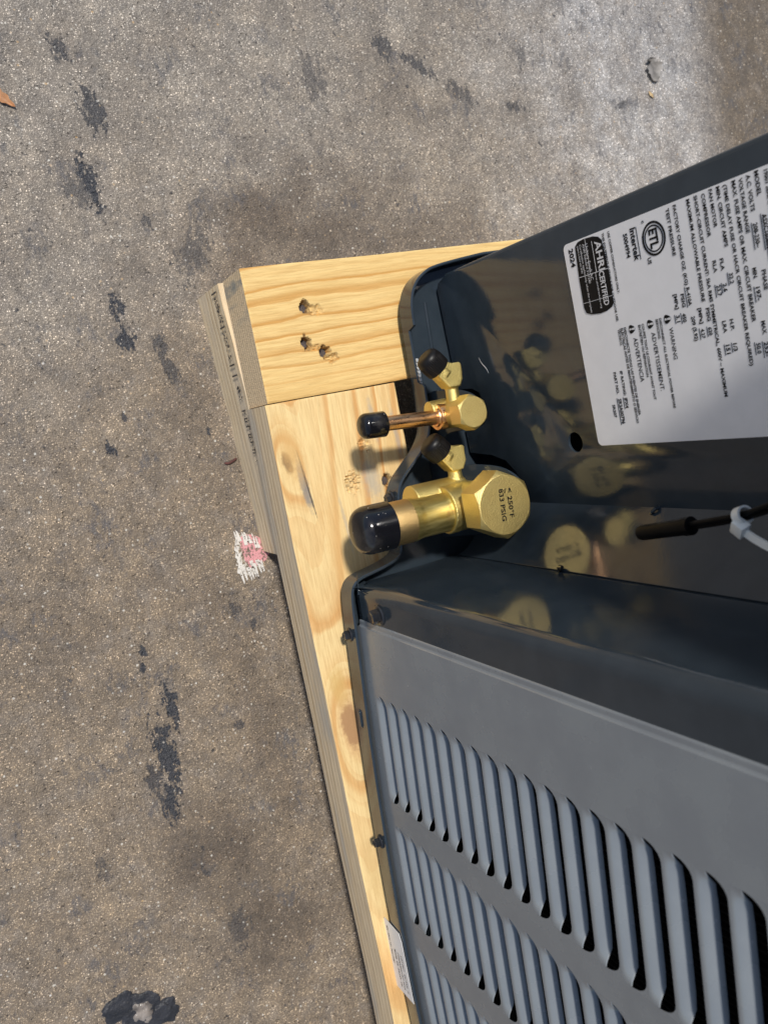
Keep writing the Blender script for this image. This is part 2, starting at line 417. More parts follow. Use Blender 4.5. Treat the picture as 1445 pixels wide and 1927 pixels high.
M['label'] = simple('white_label_film', (.80, .79, .80), .32, var=.02, bs=500, bst=.03)
M['sticker'] = simple('white_sticker_paper', (.78, .78, .78), .4, var=.03)
M['ink'] = simple('black_print', (.008, .008, .009), .6, var=.2, spec=.15)
M['stamp'] = simple('faded_black_stamp_ink', (.060, .052, .046), .8, var=.5)
M['inkw'] = simple('white_print', (.66, .65, .66), .35, var=.03)
M['grey_ink'] = simple('grey_print', (.16, .16, .17), .5, var=.5)
M['nylon'] = simple('natural_nylon', (.72, .72, .68), .35, var=.06, bs=300, bst=.08)
M['cable'] = simple('black_cable_jacket', (.0018, .0018, .002), .45, spec=.15, bs=700, bst=.1, var=.3)
M['nail'] = simple('dull_nail_steel', (.10, .085, .085), .5, metal=.6, bs=900, bst=.4, var=.3)
M['tar'] = simple('weathered_tar', (.030, .031, .037), .5, bs=420, bst=.7, bd=.0012, var=.35)
M['mica'] = simple('pale_mica_chip', (.20, .175, .155), .22, bs=260, bst=.8, bd=.002, var=.6)
M['leaf'] = simple('dry_leaf', (.52, .26, .12), .6, bs=300, bst=.3, var=.3)
M['debris'] = simple('grey_dead_leaf', (.23, .215, .20), .7, bs=300, bst=.6, bd=.001, var=.45)
M['chip'] = simple('bare_wood_chip', (.66, .50, .28), .7, bs=400, bst=.4, var=.2)
M['twig'] = simple('dark_red_bark', (.09, .03, .025), .7, bs=600, bst=.4, var=.3)
M['bare'] = simple('bare_scraped_steel', (.66, .69, .72), .3, metal=.5, bs=800, bst=.5, var=.2)
def mat_grit():
    k = NT('mixed_grit'); a = k.n('ShaderNodeAttribute', attribute_name='tone')
    k.set(base=k.ramp(a.outputs['Fac'], [(0, (.05, .04, .035)), (.35, (.30, .25, .20)), (.7, (.52, .47, .40)), (.9, (.72, .68, .62)), (1, (.50, .30, .14))]), rough=.55)
    return k.m
M['grit'] = mat_grit()
M['chalk_white'] = None
def mat_chalk(name, a, b, cover):
    k = NT(name); c = k.co()
    n1 = k.noise(c, 520, 3, .7); n2 = k.noise(k.mapping(c, sc=(90, 620, 1)), 1.0, 3, .6)
    s = k.math('ADD', k.math('MULTIPLY', n1, .6), k.math('MULTIPLY', n2, .4))
    k.set(base=k.mix(n1, a, b), rough=.9, spec=.1, alpha=k.rng(s, cover, cover - .05))
    return k.m
M['chalk_white'] = mat_chalk('white_marking_paint', (.62, .58, .52), (.78, .75, .70), .57)
M['chalk_pink'] = mat_chalk('pink_marking_paint', (.66, .27, .29), (.72, .40, .40), .535)
M['chalk_film'] = mat_chalk('thin_white_marking_film', (.50, .46, .40), (.66, .62, .56), .50)
GREY = (.30, .27, .215)
M['wood_cross'] = mat_wood('pine_cross_board', 1, (.85, .61, .26), (.62, .325, .09), (-.10, .02), .02, .0088, 1.3, contrast=1.2, fiber=1.2, amp=.016, knots=[(.0, -.0967, .014, .012, .0012), (.028, -.095, .016, .018, -.0012)])
M['wood_long'] = mat_wood('pine_long_board', 0, (.86, .65, .32), (.65, .34, .115), (-.126, .052), .055, .0125, 4.1, contrast=1.45, fiber=1.2, amp=.014, knots=[(.101, -.131, .05, .018, .010), (.2935, -.1235, .09, .030, .016), (.118, -.1225, .05, .010, .003)],
    stains=[(.101, -.131, .0095, .0045, 12, (.14, .085, .05), .95, .5), (.118, -.1225, .024, .0040, 6, (.26, .24, .21), .9, .6), (.119, -.1205, .030, .0009, 6, (.10, .08, .06), .9, .5), (.095, -.128, .034, .012, 8, (.66, .40, .15), .75, .9),
            (.2935, -.1235, .020, .0085, 5, (.13, .05, .035), .97, .35), (.2935, -.1185, .013, .004, 5, (.07, .03, .025), .95, .5), (.2935, -.124, .032, .013, 5, (.62, .37, .17), .6, .5), (.262, -.128, .022, .009, 0, (.62, .40, .14), .7, .8),
            (.125, -.072, .024, .010, 6, (.42, .38, .31), .75, .9), (.085, -.062, .022, .003, 3, (.34, .32, .29), .6, .8), (.095, -.046, .028, .003, 3, (.36, .34, .30), .6, .8), (.15, -.098, .03, .002, 4, (.40, .36, .30), .5, .8), (.40, -.131, .03, .006, 0, (.62, .42, .18), .5, .7), (.16, -.108, .055, .010, 3, (.70, .43, .17), .45, .8)])
M['wood_side'] = mat_wood('weathered_board_edge', 0, (.84, .68, .46), (.42, .28, .15), (-.10, .24), .02, .0062, 8.3, grey=(.44, .41, .36), fiber=1.2, amp=.004)
M['wood_runner'] = mat_wood('weathered_runner', 0, (.92, .75, .51), (.48, .33, .18), (-.05, .12), .01, .0058, 2.2, grey=(.68, .57, .43), fiber=1.2, amp=.004)
M['endgrain'] = mat_endgrain('pine_end_grain', (.88, .69, .45), (.48, .32, .17), 0)
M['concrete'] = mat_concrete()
def lin(a, b, step):
    n = max(1, round((b - a) / step)); return [a + (b - a) * i / n for i in range(n + 1)]
# ------------------------------------------------------------------ ground
bm = nb()
ST = [(-.209, -.200, .012, .006, 20, .8), (-.168, -.186, .020, .009, 10, .85), (-.1165, -.200, .024, .007, 8, 1.0), (-.112, -.208, .012, .012, 0, .6),
      (-.063, -.136, .026, .012, -25, .55), (-.088, -.166, .006, .004, 0, .7), (-.030, -.200, .010, .006, 0, 1.0), (-.006, -.199, .012, .008, 15, 1.0), (.002, -.176, .012, .006, 0, .75),
      (.018, -.172, .014, .007, 20, .75), (.0465, -.213, .006, .003, 0, .9), (.069, -.2275, .008, .0035, 30, 1.0), (.0703, -.1528, .004, .003, 0, 1.0),
      (.2203, -.2384, .006, .004, 20, 1.0), (.2322, -.240, .006, .003, 0, 1.0), (.2665, -.227, .022, .006, 4, 1.05), (.305, -.2385, .034, .010, 3, 1.05), (.340, -.244, .020, .006, -8, 1.05), (.318, -.252, .016, .006, 0, .8),
      (.404, -.230, .008, .003, 20, .7), (.37, -.30, .010, .006, 0, .55), (.46, -.215, .02, .01, 0, .6), (.30, -.18, .006, .004, 0, .7), (.21, -.163, .008, .005, 0, .7), (.225, -.15, .006, .004, 0, .8),
      (-.215, .060, .014, .010, 30, .75), (-.200, .090, .022, .006, 62, .75), (-.178, .128, .020, .008, 60, .65), (-.19, -.01, .018, .014, 0, .5), (-.165, .185, .012, .005, 80, .7), (-.21, .20, .012, .008, 0, .5), (-.165, .315, .004, .012, 20, .7)]
DARK_PATCH = [(-.075, -.045, .060, .110, 0, .85), (-.05, .05, .045, .10, 0, .7), (.395, -.215, .05, .05, 20, 1.0), (.47, -.19, .06, .05, 0, .9), (.30, -.165, .16, .022, 4, .6), (.05, -.165, .09, .03, 6, .45), (.17, -.31, .10, .06, 30, .35), (-.19, .05, .05, .05, 0, .30)]  # broad soft ellipses where the slab turns darker brown
oil = bm.verts.layers.float_vector.new('oil')
def oil_at(x, y):
    best, s_, dark_patch = 0.0, 0.0, 0.0
    for (cx, cy, rx, ry, a, s) in DARK_PATCH:
        c_, n_ = math.cos(R(a)), math.sin(R(a)); dx, dy = x - cx, y - cy
        dark_patch = max(dark_patch, s * sstep(1.25, .25, math.hypot((dx * c_ + dy * n_) / rx, (-dx * n_ + dy * c_) / ry) + .5 * fnoise(x * 30, y * 30, 4)))
    for (cx, cy, rx, ry, a, s) in ST:
        if abs(x - cx) > .08 or abs(y - cy) > .08: continue
        c_, n_ = math.cos(R(a)), math.sin(R(a)); dx, dy = x - cx, y - cy
        d = math.hypot((dx * c_ + dy * n_) / (rx * 1.5), (-dx * n_ + dy * c_) / (ry * 1.5))
        if 1 - d > best: best, s_ = 1 - d, min(1, s)
    return (best, s_, dark_patch)
gx = [-30, -4, -.9] + lin(-.40, .75, .0035) + [1.6, 5, 30]; gy = [-30, -4, -.9] + lin(-.50, .75, .0035) + [1.6, 5, 30]
gv = []
for x in gx:
    row = []
    for y in gy:
        v = bm.verts.new((x, y, 0)); v[oil] = oil_at(x, y); row.append(v)
    gv.append(row)
for i in range(len(gx) - 1):
    for j in range(len(gy) - 1): bm.faces.new((gv[i][j], gv[i + 1][j], gv[i + 1][j + 1], gv[i][j + 1]))
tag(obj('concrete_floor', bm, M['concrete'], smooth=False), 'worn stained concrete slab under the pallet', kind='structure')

# ------------------------------------------------------------------ wooden pallet
ZW = 0.098                                  # top of the deck
pallet = thing('wooden_pallet', 'pale pine pallet of rough boards carrying the dark condenser unit', 'pallet', (0, 0, 0))
def board(name, x0, x1, y0, y1, z0, z1, fx, fy, mats, parent, dents=(), wane=.0006, seed=0, slots=None):
    """plank with a finely meshed top; fx, fy: grid lines; dents: (x, y, rx, ry, depth, rough, torn)"""
    bm = nb(); tl = bm.verts.layers.float.new('torn')
    nx, ny = len(fx), len(fy); top = []
    for i, x in enumerate(fx):
        row = []
        for j, y in enumerate(fy):
            dx = dy = dz = 0.0; torn = 0.0
            e = min(y - y0, y1 - y); e2 = min(x - x0, x1 - x)
            if e < 1e-9 : dy = fnoise(x * 9 + seed, y * 7, 2) * wane * (1 if y < (y0 + y1) / 2 else -1); dz -= .0004 + abs(fnoise(x * 60 + seed, 9, 1)) * .0007
            if e2 < 1e-9: dx = fnoise(y * 10 + seed, x * 7, 5) * wane; dz -= .0003 + abs(fnoise(y * 80 + seed, 3, 1)) * .0006
            dz += fnoise(x * 14 + seed, y * 14, 0) * .0004
            for (hx, hy, rx, ry, dep, rgh, tn) in dents:
                ddx, ddy = (x - hx) / rx, (y - hy) / ry
                d = math.sqrt(ddx * ddx + ddy * ddy)
                if d < 1.7:
                    d += fnoise(x * 420 + seed, y * 420, 1) * .45
                    s = sstep(1.12, .72, d)
                    dz -= dep * s
                    dz += rgh * fnoise(x * 900, y * 700, 3) * sstep(1.45, .8, d)
                    torn = max(torn, tn * sstep(1.35, .8, d))
            v = bm.verts.new((x + dx, y + dy, z1 + dz)); v[tl] = torn; row.append(v)
        top.append(row)
    for i in range(nx - 1):
        for j in range(ny - 1):
            bm.faces.new((top[i][j], top[i + 1][j], top[i + 1][j + 1], top[i][j + 1])).material_index = 0
    ring = [top[i][0] for i in range(nx)] + [top[-1][j] for j in range(1, ny)] + [top[i][-1] for i in range(nx - 2, -1, -1)] + [top[0][j] for j in range(ny - 2, 0, -1)]
    n = len(ring); low = []
    for v in ring:
        low.append(bm.verts.new((v.co.x, v.co.y, z0 + abs(fnoise(v.co.x * 50 + seed, v.co.y * 50, 4)) * .0006)))
    for k in range(n):
        a, b = ring[k], ring[(k + 1) % n]
        f = bm.faces.new((a, low[k], low[(k + 1) % n], b))
        f.material_index = 1 if k < nx - 1 or (nx + ny - 2 <= k < 2 * nx + ny - 3) else 2
    bm.faces.new(low).material_index = 1
    bmesh.ops.recalc_face_normals(bm, faces=bm.faces)
    return obj(name, bm, mats, parent, angle=24)
# dents: nail countersinks and torn fibre on the two boards in view
D1 = [(.0008, -.0967, .0042, .0036, .0075, .0, 1.0), (.0030, -.0895, .0032, .0048, .0022, .0016, .35),
      (.0245, -.1010, .0046, .0036, .0075, .0, 1.0), (.0285, -.0945, .0022, .0045, .0010, .0018, .3),
      (.0322, -.0885, .0040, .0038, .0070, .0, 1.0), (.0372, -.0835, .0034, .0042, .0024, .0018, .35)]
board('cross_board', -.0292, .0600, -.1365, .62, .0575, ZW, lin(-.0292, .0600, .00095), lin(-.1365, .12, .00095) + lin(.12, .62, .05)[1:],
      [M['wood_cross'], M['endgrain'], M['wood_side']], pallet, D1, .0007, 1)
D2 = [(.0997, -.0728, .0046, .0042, .0020, .0022, .40), (.1242, -.0872, .0072, .0052, .0012, .0026, .35), (.1287, -.0600, .0046, .0036, .0080, .0, 1.0),
      (.0945, -.0640, .0030, .0040, .0004, .0010, .1)]
board('long_board', .0608, .95, -.1388, -.0392, .0572, ZW - .0007, lin(.0608, .34, .00105) + lin(.34, .60, .003)[1:] + lin(.60, .95, .05)[1:], lin(-.1388, -.0392, .00105),
      [M['wood_long'], M['wood_side'], M['endgrain']], pallet, D2, .0007, 5)
# long runner on the floor under the corner; it is nailed on slightly askew
def runner(name, x0, x1, y0, y1, slope, z0, z1, seed):
    xs_ = lin(x0, x1, .006); ys_ = lin(y0, y1, .008)
    bm = nb(); V = {}
    for i, x in enumerate(xs_):
        for j, y in enumerate(ys_):
            for k, z in enumerate((z0, z1)):
                e = .0009 * fnoise(x * 40 + seed, j * 3 + k, 1) if j in (0, len(ys_) - 1) else 0
                ex = .0018 * fnoise(y * 90 + seed, k * 5, 2) if i in (0, len(xs_) - 1) else 0
                V[i, j, k] = bm.verts.new((x + ex, y + slope * (x - x0) + e, z - (abs(e) if k else -abs(e))))
    I, J = len(xs_) - 1, len(ys_) - 1
    for i in range(I):
        for j in range(J):
            for k in (0, 1): bm.faces.new((V[i, j, k], V[i + 1, j, k], V[i + 1, j + 1, k], V[i, j + 1, k]))
        for j in (0, J): bm.faces.new((V[i, j, 0], V[i + 1, j, 0], V[i + 1, j, 1], V[i, j, 1]))
    for j in range(J):
        for i in (0, I): bm.faces.new((V[i, j, 0], V[i, j + 1, 0], V[i, j + 1, 1], V[i, j, 1])).material_index = 1
    bmesh.ops.recalc_face_normals(bm, faces=bm.faces)
    return obj(name, bm, [M['wood_runner'], M['endgrain']], pallet, angle=40)
rn = runner('runner', -.0288, .1705, -.1400, -.052, .044, 0, .0555, 3)
tag(rn, 'short weathered runner with black ink marks under the corner')
board('stringer', .62, .71, -.1365, .62, .0, .0560, lin(.62, .71, .03), lin(-.1365, .62, .06), [M['wood_side']] * 3, pallet, seed=9)
board('stringer', -.0285, .0595, .05, .62, .0, .0560, lin(-.0285, .0595, .03), lin(.05, .62, .06), [M['wood_side']] * 3, pallet, seed=11)
board('deck_board', .0615, .95, .30, .40, .0575, ZW, lin(.0615, .95, .06), lin(.30, .40, .03), [M['wood_long']] * 3, pallet, seed=13)
# ink stamp: broken black marks printed on the runner's front face
bm = nb()
def stamp(x, z, wx, hz):
    y = -.1400 + .044 * (x + .0288) - .0009
    prism(bm, [(x, z), (x + wx, z), (x + wx, z + hz), (x, z + hz)], lambda u, v, t: (u, -.1400 + .044 * (u + .0288) - t, v), .0012, .0015)
rs = random.Random(4)
x = -.0245
for ch in '|:&%@#l@&# : l | :8. ':
    if ch == ' ': x += .0034; continue
    if ch in '|l':
        stamp(x, .0400, .0011, .0115); x += .0042
    else:
        for _ in range(5): stamp(x + rs.uniform(-.0008, .0020), .0425 + rs.uniform(0, .0075), rs.uniform(.0005, .0016), rs.uniform(.0008, .0022))
        x += .0040
x = .0600
for k in range(6):
    stamp(x, .0425, .0010, .0070); stamp(x, .0425 + rs.choice((0, .0032, .0062)), .0030, .0011)
    if k % 2: stamp(x + .0022, .0425, .0009, .0045)
    x += .0058
for _ in range(16): stamp(.060 + rs.uniform(0, .042), .0405 + rs.uniform(0, .010), rs.uniform(.0004, .0010), rs.uniform(.0005, .0011))
stamp(.1235, .046, .0026, .0032)
tag(obj('ink_stamp', bm, M['stamp'], rn, smooth=False), kind='stuff')
# nails deep in the countersinks
for (hx, hy) in ((.0006, -.0967), (.0245, -.1010), (.0322, -.0885), (.1287, -.0600)):
    bm = nb(); lathe(bm, [(-.02, .0015), (-.0006, .0016), (-.0006, .0030), (0, .0031), (.0003, .0026)], (hx, hy, ZW - .0062), (0, 0, 1), 14)
    obj('nail', bm, M['nail'], pallet, angle=30)

# ------------------------------------------------------------------ condenser unit
UZ = .107                                   # underside of the base pan
ZP = .110                                   # pan floor
ZR = .124                                   # rim
unit = thing('condenser_unit', 'dark slate outdoor condenser unit with louvred side standing on the pine pallet', 'air conditioner', (.30, .20, UZ))
# base pan: floor and upturned rim following the stepped corner
RIM = [(-.020, .58), (-.0187, .0462), (-.016, .0181), (-.0126, -.0083), (-.009, -.0163), (-.0049, -.0223), (.0017, -.0275), (.0104, -.0305), (.0176, -.0313), (.0241, -.0315),
       (.0281, -.0316), (.045, -.0317), (.0650, -.0318), (.0675, -.0319), (.0911, -.0330), (.0985, -.0345), (.1051, -.0384), (.1115, -.0441), (.1165, -.0505), (.1220, -.0570), (.1262, -.0620), (.1303, -.0651), (.1350, -.0673), (.1401, -.0686), (.1530, -.0707),
       (.1654, -.0724), (.1735, -.0731), (.1775, -.0748), (.1800, -.0800), (.1820, -.0885), (.1835, -.0972), (.1845, -.1050), (.1862, -.1100), (.1890, -.1135), (.1930, -.1155), (.1985, -.1166), (.2121, -.1180), (.2482, -.1205), (.2854, -.1233), (.3371, -.1262), (.3959, -.1284),
       (.45, -.1292), (.5107, -.1293), (.58, -.1280), (.64, -.1262), (.70, -.123), (.722, -.116), (.735, -.10), (.738, -.08), (.738, .58)]
def dense(p, step):
    out = []
    for a, b in zip(p, p[1:]):
        n = max(1, int(math.dist(a, b) / step)) if max(abs(a[0]), abs(b[0])) < .72 and max(a[1], b[1]) < .1 else 1
        out += [(a[0] + (b[0] - a[0]) * i / n, a[1] + (b[1] - a[1]) * i / n) for i in range(n)]
    return out + [p[-1]]
rim = dense(chaikin(RIM, 2), .0022)
def rim_top(x, y):
    if y > -.02: return ZR + .0012
    if x < .1:
        low = sstep(.0262, .0276, x) * sstep(.0672, .0650, x)
        return ZR + .0012 - .0078 * low
    return ZR + .0016
def nrm(p, i):
    a, b = p[max(i - 1, 0)], p[min(i + 1, len(p) - 1)]
    d = (b[0] - a[0], b[1] - a[1]); l = math.hypot(*d) or 1
    return (-d[1] / l, d[0] / l)             # inward for this winding
bm = nb(); prof = []
for i, p in enumerate(rim):
    nx_, ny_ = nrm(rim, i); t = rim_top(*p); q = []
    for off, z in ((.0016, UZ), (.0005, UZ + .0003), (0, UZ + .0010), (-.0002, t - .0005), (.0001, t - .0001), (.0007, t + .0003), (.0014, t + .0002), (.0019, t - .0004), (.0019, ZP + .0018), (.0030, ZP)):
        q.append(bm.verts.new((p[0] + nx_ * off, p[1] + ny_ * off, z)))
    prof.append(q)
for A, B in zip(prof, prof[1:]):
    for k in range(len(A) - 1): bm.faces.new((A[k], B[k], B[k + 1], A[k + 1]))
bm.faces.new([q[-1] for q in prof]); bm.faces.new([q[0] for q in prof][::-1])
bmesh.ops.recalc_face_normals(bm, faces=bm.faces)
base_pan = obj('base_pan', bm, M['paint'], unit, angle=24)
for (fx_, fy_) in ((.02, .03), (.30, -.075), (.68, -.07), (.02, .5), (.66, .35)):
    bm = nb(); lathe(bm, [(0, .012), (UZ - ZW - .0002, .014)], (fx_, fy_, ZW + .0001), (0, 0, 1), 20); obj('foot', bm, M['rubber'], unit)
# long low ridge pressed in the pan floor in front of the panel
bm = nb()
tube(bm, [(.010, -.0105, ZP - .0006), (.045, -.0115, ZP - .0006), (.088, -.0115, ZP - .0006)], .0016, 8); obj('pan_ridge', bm, M['paint'], unit)
# pill-shaped plug in the rim
bm = nb()
def capsule(r): return circ(.2875, .1152, r, r, 10, -90, 90) + circ(.2785, .1152, r, r, 10, 90, 270)
for r_, d0, d1 in ((.0021, 0, .0009), (.0013, .0009, .0015)):
    prism(bm, capsule(r_), lambda u, v, t: (u, -.1225 - (u - .2785) * .06 - t, v), d0 - .001, d1)
obj('rim_plug', bm, M['paint'], unit)

AA = .031
def PL(u, v, t):                            # service panel's own axes: u along, v up, t towards the viewer
    return Vector((u * math.cos(AA) + t * math.sin(AA), u * math.sin(AA) - t * math.cos(AA), v))
PM = Matrix(((math.cos(AA), 0, math.sin(AA), 0), (math.sin(AA), 0, -math.cos(AA), 0), (0, 1, 0, 0), (0, 0, 0, 1)))
ZT = .60                                    # underside of the top cover
US = .1576                                  # where the sheet folds
b0 = ZP + .0035
out = [(-.0035, .125), (-.0010, .1165), (.0025, b0), (.074, b0), (.0755, .132), (.079, .140), (.086, .1425), (.096, .1425), (.1015, .139), (.104, .131), (.1045, b0),
       (.121, b0), (.1235, .140), (.128, .156), (.137, .166), (.148, .170), (US, .171), (US, ZT), (-.0035, ZT)]
hole = circ(.1185, .2312, .0064, .0066, 40)[::-1]
bm = sheet([out, hole], .0010, .00035, 2)
bmesh.ops.transform(bm, matrix=PM, verts=bm.verts)
# left return flange with its rolled edge
for k in range(8):
    pass
rr = .0028; cx_, ct = -.0035 , -rr
arc = [(-.0035 - rr * math.sin(R(a)), -rr + rr * math.cos(R(a))) for a in range(0, 91, 15)] + [(-.0035 - rr, -.03)]
A = [bm.verts.new(PL(u, .125, t)) for u, t in arc]; B = [bm.verts.new(PL(u, ZT, t)) for u, t in arc]
C_ = [bm.verts.new(PL(u - (-.0035 - u) * 0, .125 - .006 * min(1, i / 6), t)) for i, (u, t) in enumerate(arc)]
for i in range(len(arc) - 1): bm.faces.new((A[i], A[i + 1], B[i + 1], B[i]))
sp = obj('service_panel', bm, M['paint'], unit, angle=16)
# deep end wall of the notch, folded forward from the panel
Sx, Sy = PL(US, 0, 0)[0], PL(US, 0, 0)[1]
bm = nb()
P0_, P1_ = (Sx, Sy), (.1897, -.0282)
dl = math.dist(P0_, P1_); du = ((P1_[0] - P0_[0]) / dl, (P1_[1] - P0_[1]) / dl)
bm = sheet([[(0, .171), (.006, .1700), (.014, .166), (.0215, .156), (.0245, .143), (.0262, .132), (.040, .131), (.0452, .126), (dl, .125), (dl, ZT), (0, ZT)]], .0010, .0003, 1)
bmesh.ops.transform(bm, matrix=Matrix(((du[0], 0, du[1], P0_[0]), (du[1], 0, -du[0], P0_[1]), (0, 1, 0, 0), (0, 0, 0, 1))), verts=bm.verts)
obj('fold_panel', bm, M['paint'], unit, angle=12)
# dark sheets that stand for the shaded space behind the cut-outs
bm = nb(); box(bm, (.002, .034, ZP + .0005), (.190, .036, .24)); box(bm, (.030, .0062, .2395), (.185, .036, .2410)); obj('shade_backing', bm, M['void'], unit)
# hook in the fold and a small tab lower down on the post
bm = nb(); tube(bm, [PL(.1572, .2905, .0004), PL(.1572, .2900, .0035), PL(.1590, .2880, .0046), PL(.1605, .2855, .0030)], .0010, 8); obj('hook', bm, M['paint'], unit)
bm = nb(); tube(bm, [(.1895, -.0290, .238), (.1872, -.0300, .2395), (.1868, -.0305, .2425)], [.0012, .0018, .0012], 8); obj('tab', bm, M['screw'], unit)

# corner post: side wall into the notch, rounded corner, front band
plan = [(.1900, -.0270), (.1902, -.0500), (.1903, -.0750), (.1904, -.1000), (.1904, -.1026)] + [(.1984 - .0080 * math.cos(R(a)), -.1035 - .0080 * math.sin(R(a))) for a in range(0, 91, 9)] + [(.1992, -.1115), (.2200, -.1122)]
bm = nb(); zs_ = [.119, .1195] + lin(.123, ZT, .03)
Vt = [[bm.verts.new((px, py, z + (.0075 if (k > 4 and zi == 0) else (.0073 if (k > 4 and zi == 1) else 0)))) for zi, z in enumerate(zs_)] for k, (px, py) in enumerate(plan)]
for A, B in zip(Vt, Vt[1:]):
    for k in range(len(zs_) - 1): bm.faces.new((A[k], B[k], B[k + 1], A[k + 1]))
bmesh.ops.recalc_face_normals(bm, faces=bm.faces)
bmesh.ops.solidify(bm, geom=bm.faces[:], thickness=.0010)
post = obj('corner_post', bm, M['paint'], unit, angle=50)

# louvred panel: slats pressed inward from a gently bowed sheet
FX = [p[0] for p in RIM]; 
def y_face(x):
    for a, b in zip(RIM[30:], RIM[31:]):
        if a[0] <= x <= b[0] and b[0] > a[0]:
            return a[1] + (b[1] - a[1]) * (x - a[0]) / (b[0] - a[0]) + .0042
    return -.12
COLS = [(.2622, .3368), (.3540, .4242), (.4432, .5135), (.5325, .6028), (.6215, .690)]
PITCH = .0159; Z0 = .1352; ROWS = 28
H_, D_ = .0051, .0048
bm = nb()
xs_ = sorted({.2175} | {round(v, 5) for v in lin(.2175, COLS[0][0], .008)} | {c_ for c in COLS for c_ in c} | {round((COLS[i][1] + COLS[i + 1][0]) / 2, 5) for i in range(4)} | {.705})
zz = [ZP + .001] + lin(.118, Z0, .004)[0:] + [Z0 + PITCH * i for i in range(1, ROWS + 1)] + [ZT]
zz = sorted({round(z, 6) for z in zz})
def in_col(a, b): return any(c[0] - 1e-6 <= a and b <= c[1] + 1e-6 for c in COLS)
vv = {(i, k): bm.verts.new((x, y_face(x), z)) for i, x in enumerate(xs_) for k, z in enumerate(zz)}
for i in range(len(xs_) - 1):
    for k in range(len(zz) - 1):
        if in_col(xs_[i], xs_[i + 1]) and zz[k] >= Z0 - 1e-5 and zz[k + 1] <= Z0 + PITCH * ROWS + 1e-5: continue
        bm.faces.new((vv[i, k], vv[i + 1, k], vv[i + 1, k + 1], vv[i, k + 1]))
# joggled flange along the left edge: a step back, then a hem
fl = [(0, 0), (-.0004, .0007), (-.0012, .0012), (-.0034, .0013), (-.0039, .0016), (-.0043, .0024), (-.0048, .0028), (-.0070, .0029), (-.0076, .0033), (-.0080, .0044)]
y0_ = y_face(.2175); prev = None
for dx, dy in fl:
    cur = [bm.verts.new((.2175 + dx, y0_ + dy, z)) for z in (ZP + .0125, ZT)]
    if prev: bm.faces.new((prev[0], prev[1], cur[1], cur[0]))
    prev = cur
bmesh.ops.recalc_face_normals(bm, faces=bm.faces)
lp = obj('louver_panel', bm, M['louver'], unit, angle=25)
def slat_mesh(L):
    bm = nb(); e = .0072; nx = 22
    us = sorted({0, L} | {e * (1 - math.cos(R(a))) for a in range(15, 91, 15)} | {L - e * (1 - math.cos(R(a))) for a in range(15, 91, 15)} | set(lin(e, L - e, .008)))
    ts = [0, .14, .28, .42, .56, .7, .82, .92, 1]
    grid = []; topl = []
    for u in us:
        s = min(1, min(u, L - u) / e); dep = D_ * math.sqrt(max(0, 1 - (1 - s) ** 2)) if s < 1 else D_
        d2 = D_ * sstep(0, 1.0, min(1, min(u, L - u) / (e * 1.25)))
        grid.append([bm.verts.new((u, d2 * (t ** 1.8), t * H_)) for t in ts] + [bm.verts.new((u, d2 + .0005, H_ + .0002)), ])
        w_ = math.sqrt(max(0, 1 - (1 - s) ** 2)) if s < 1 else 1
        zt = H_ + (PITCH - .0010 - H_) * w_
        topl.append((bm.verts.new((u, 0, zt)), bm.verts.new((u, 0, PITCH)), bm.verts.new((u, .0007 * w_, zt - .00005))))
    for i in range(len(us) - 1):
        for k in range(len(ts)): bm.faces.new((grid[i][k], grid[i + 1][k], grid[i + 1][k + 1], grid[i][k + 1]))
        a, b = topl[i], topl[i + 1]
        bm.faces.new((a[0], b[0], b[1], a[1])); bm.faces.new((a[2], b[2], b[0], a[0]))
    # underside of the slat, so that it has thickness seen from within
    bmesh.ops.remove_doubles(bm, verts=bm.verts, dist=1e-7)
    bmesh.ops.recalc_face_normals(bm, faces=bm.faces)
    return bm
lpo = origin(lp)
for ci, (xa, xb) in enumerate(COLS):
    ya, yb = y_face(xa), y_face(xb); L = math.hypot(xb - xa, yb - ya)
    me = bpy.data.meshes.new('louver'); b_ = slat_mesh(L); b_.to_mesh(me); b_.free(); me.materials.append(M['louver'])
    me.polygons.foreach_set('use_smooth', [True] * len(me.polygons)); me.set_sharp_from_angle(angle=R(50))
    for r_ in range(ROWS):
        o = bpy.data.objects.new('louver', me); COL.objects.link(o); o.parent = lp
        o.location = Vector((xa, ya, Z0 + PITCH * r_)) - lpo
        o.rotation_euler = (0, 0, math.atan2(yb - ya, xb - xa))
# coil fins far inside, nearly black
bm = nb()
for i in range(120):
    x = .225 + i * .004; box(bm, (x, -.092, ZP + .002), (x + .0006, -.070, ZT - .002))
box(bm, (.222, -.070, ZP + .001), (.712, -.050, ZT - .001))
tag(obj('coil_fins', bm, M['coil'], unit, smooth=False), kind='stuff')
# the rest of the cabinet
bm = nb(); box(bm, (-.004, .030, ZP + .001), (-.002, .56, ZT)); box(bm, (-.002, .555, ZP + .001), (.72, .557, ZT)); box(bm, (.716, -.11, ZP + .001), (.718, .555, ZT)); obj('cabinet_side', bm, M['paint'], unit, smooth=False)
cover = [(-.022, -.110), (-.019, -.122), (-.012, -.133), (0, -.1395), (.02, -.1425), (.70, -.1425), (.73, -.137), (.745, -.12), (.75, -.10), (.75, .56), (.74, .585), (.72, .59), (0, .59), (-.016, .585), (-.022, .57)]
bm = nb(); prism(bm, cover, lambda u, v, t: (u, v, t), ZT, ZT + .035); bmesh.ops.bevel(bm, geom=[e for e in bm.edges if all(v.co.z > ZT + .03 for v in e.verts)], offset=.008, segments=3, affect='EDGES')
obj('top_cover', bm, M['paint'], unit, angle=40)

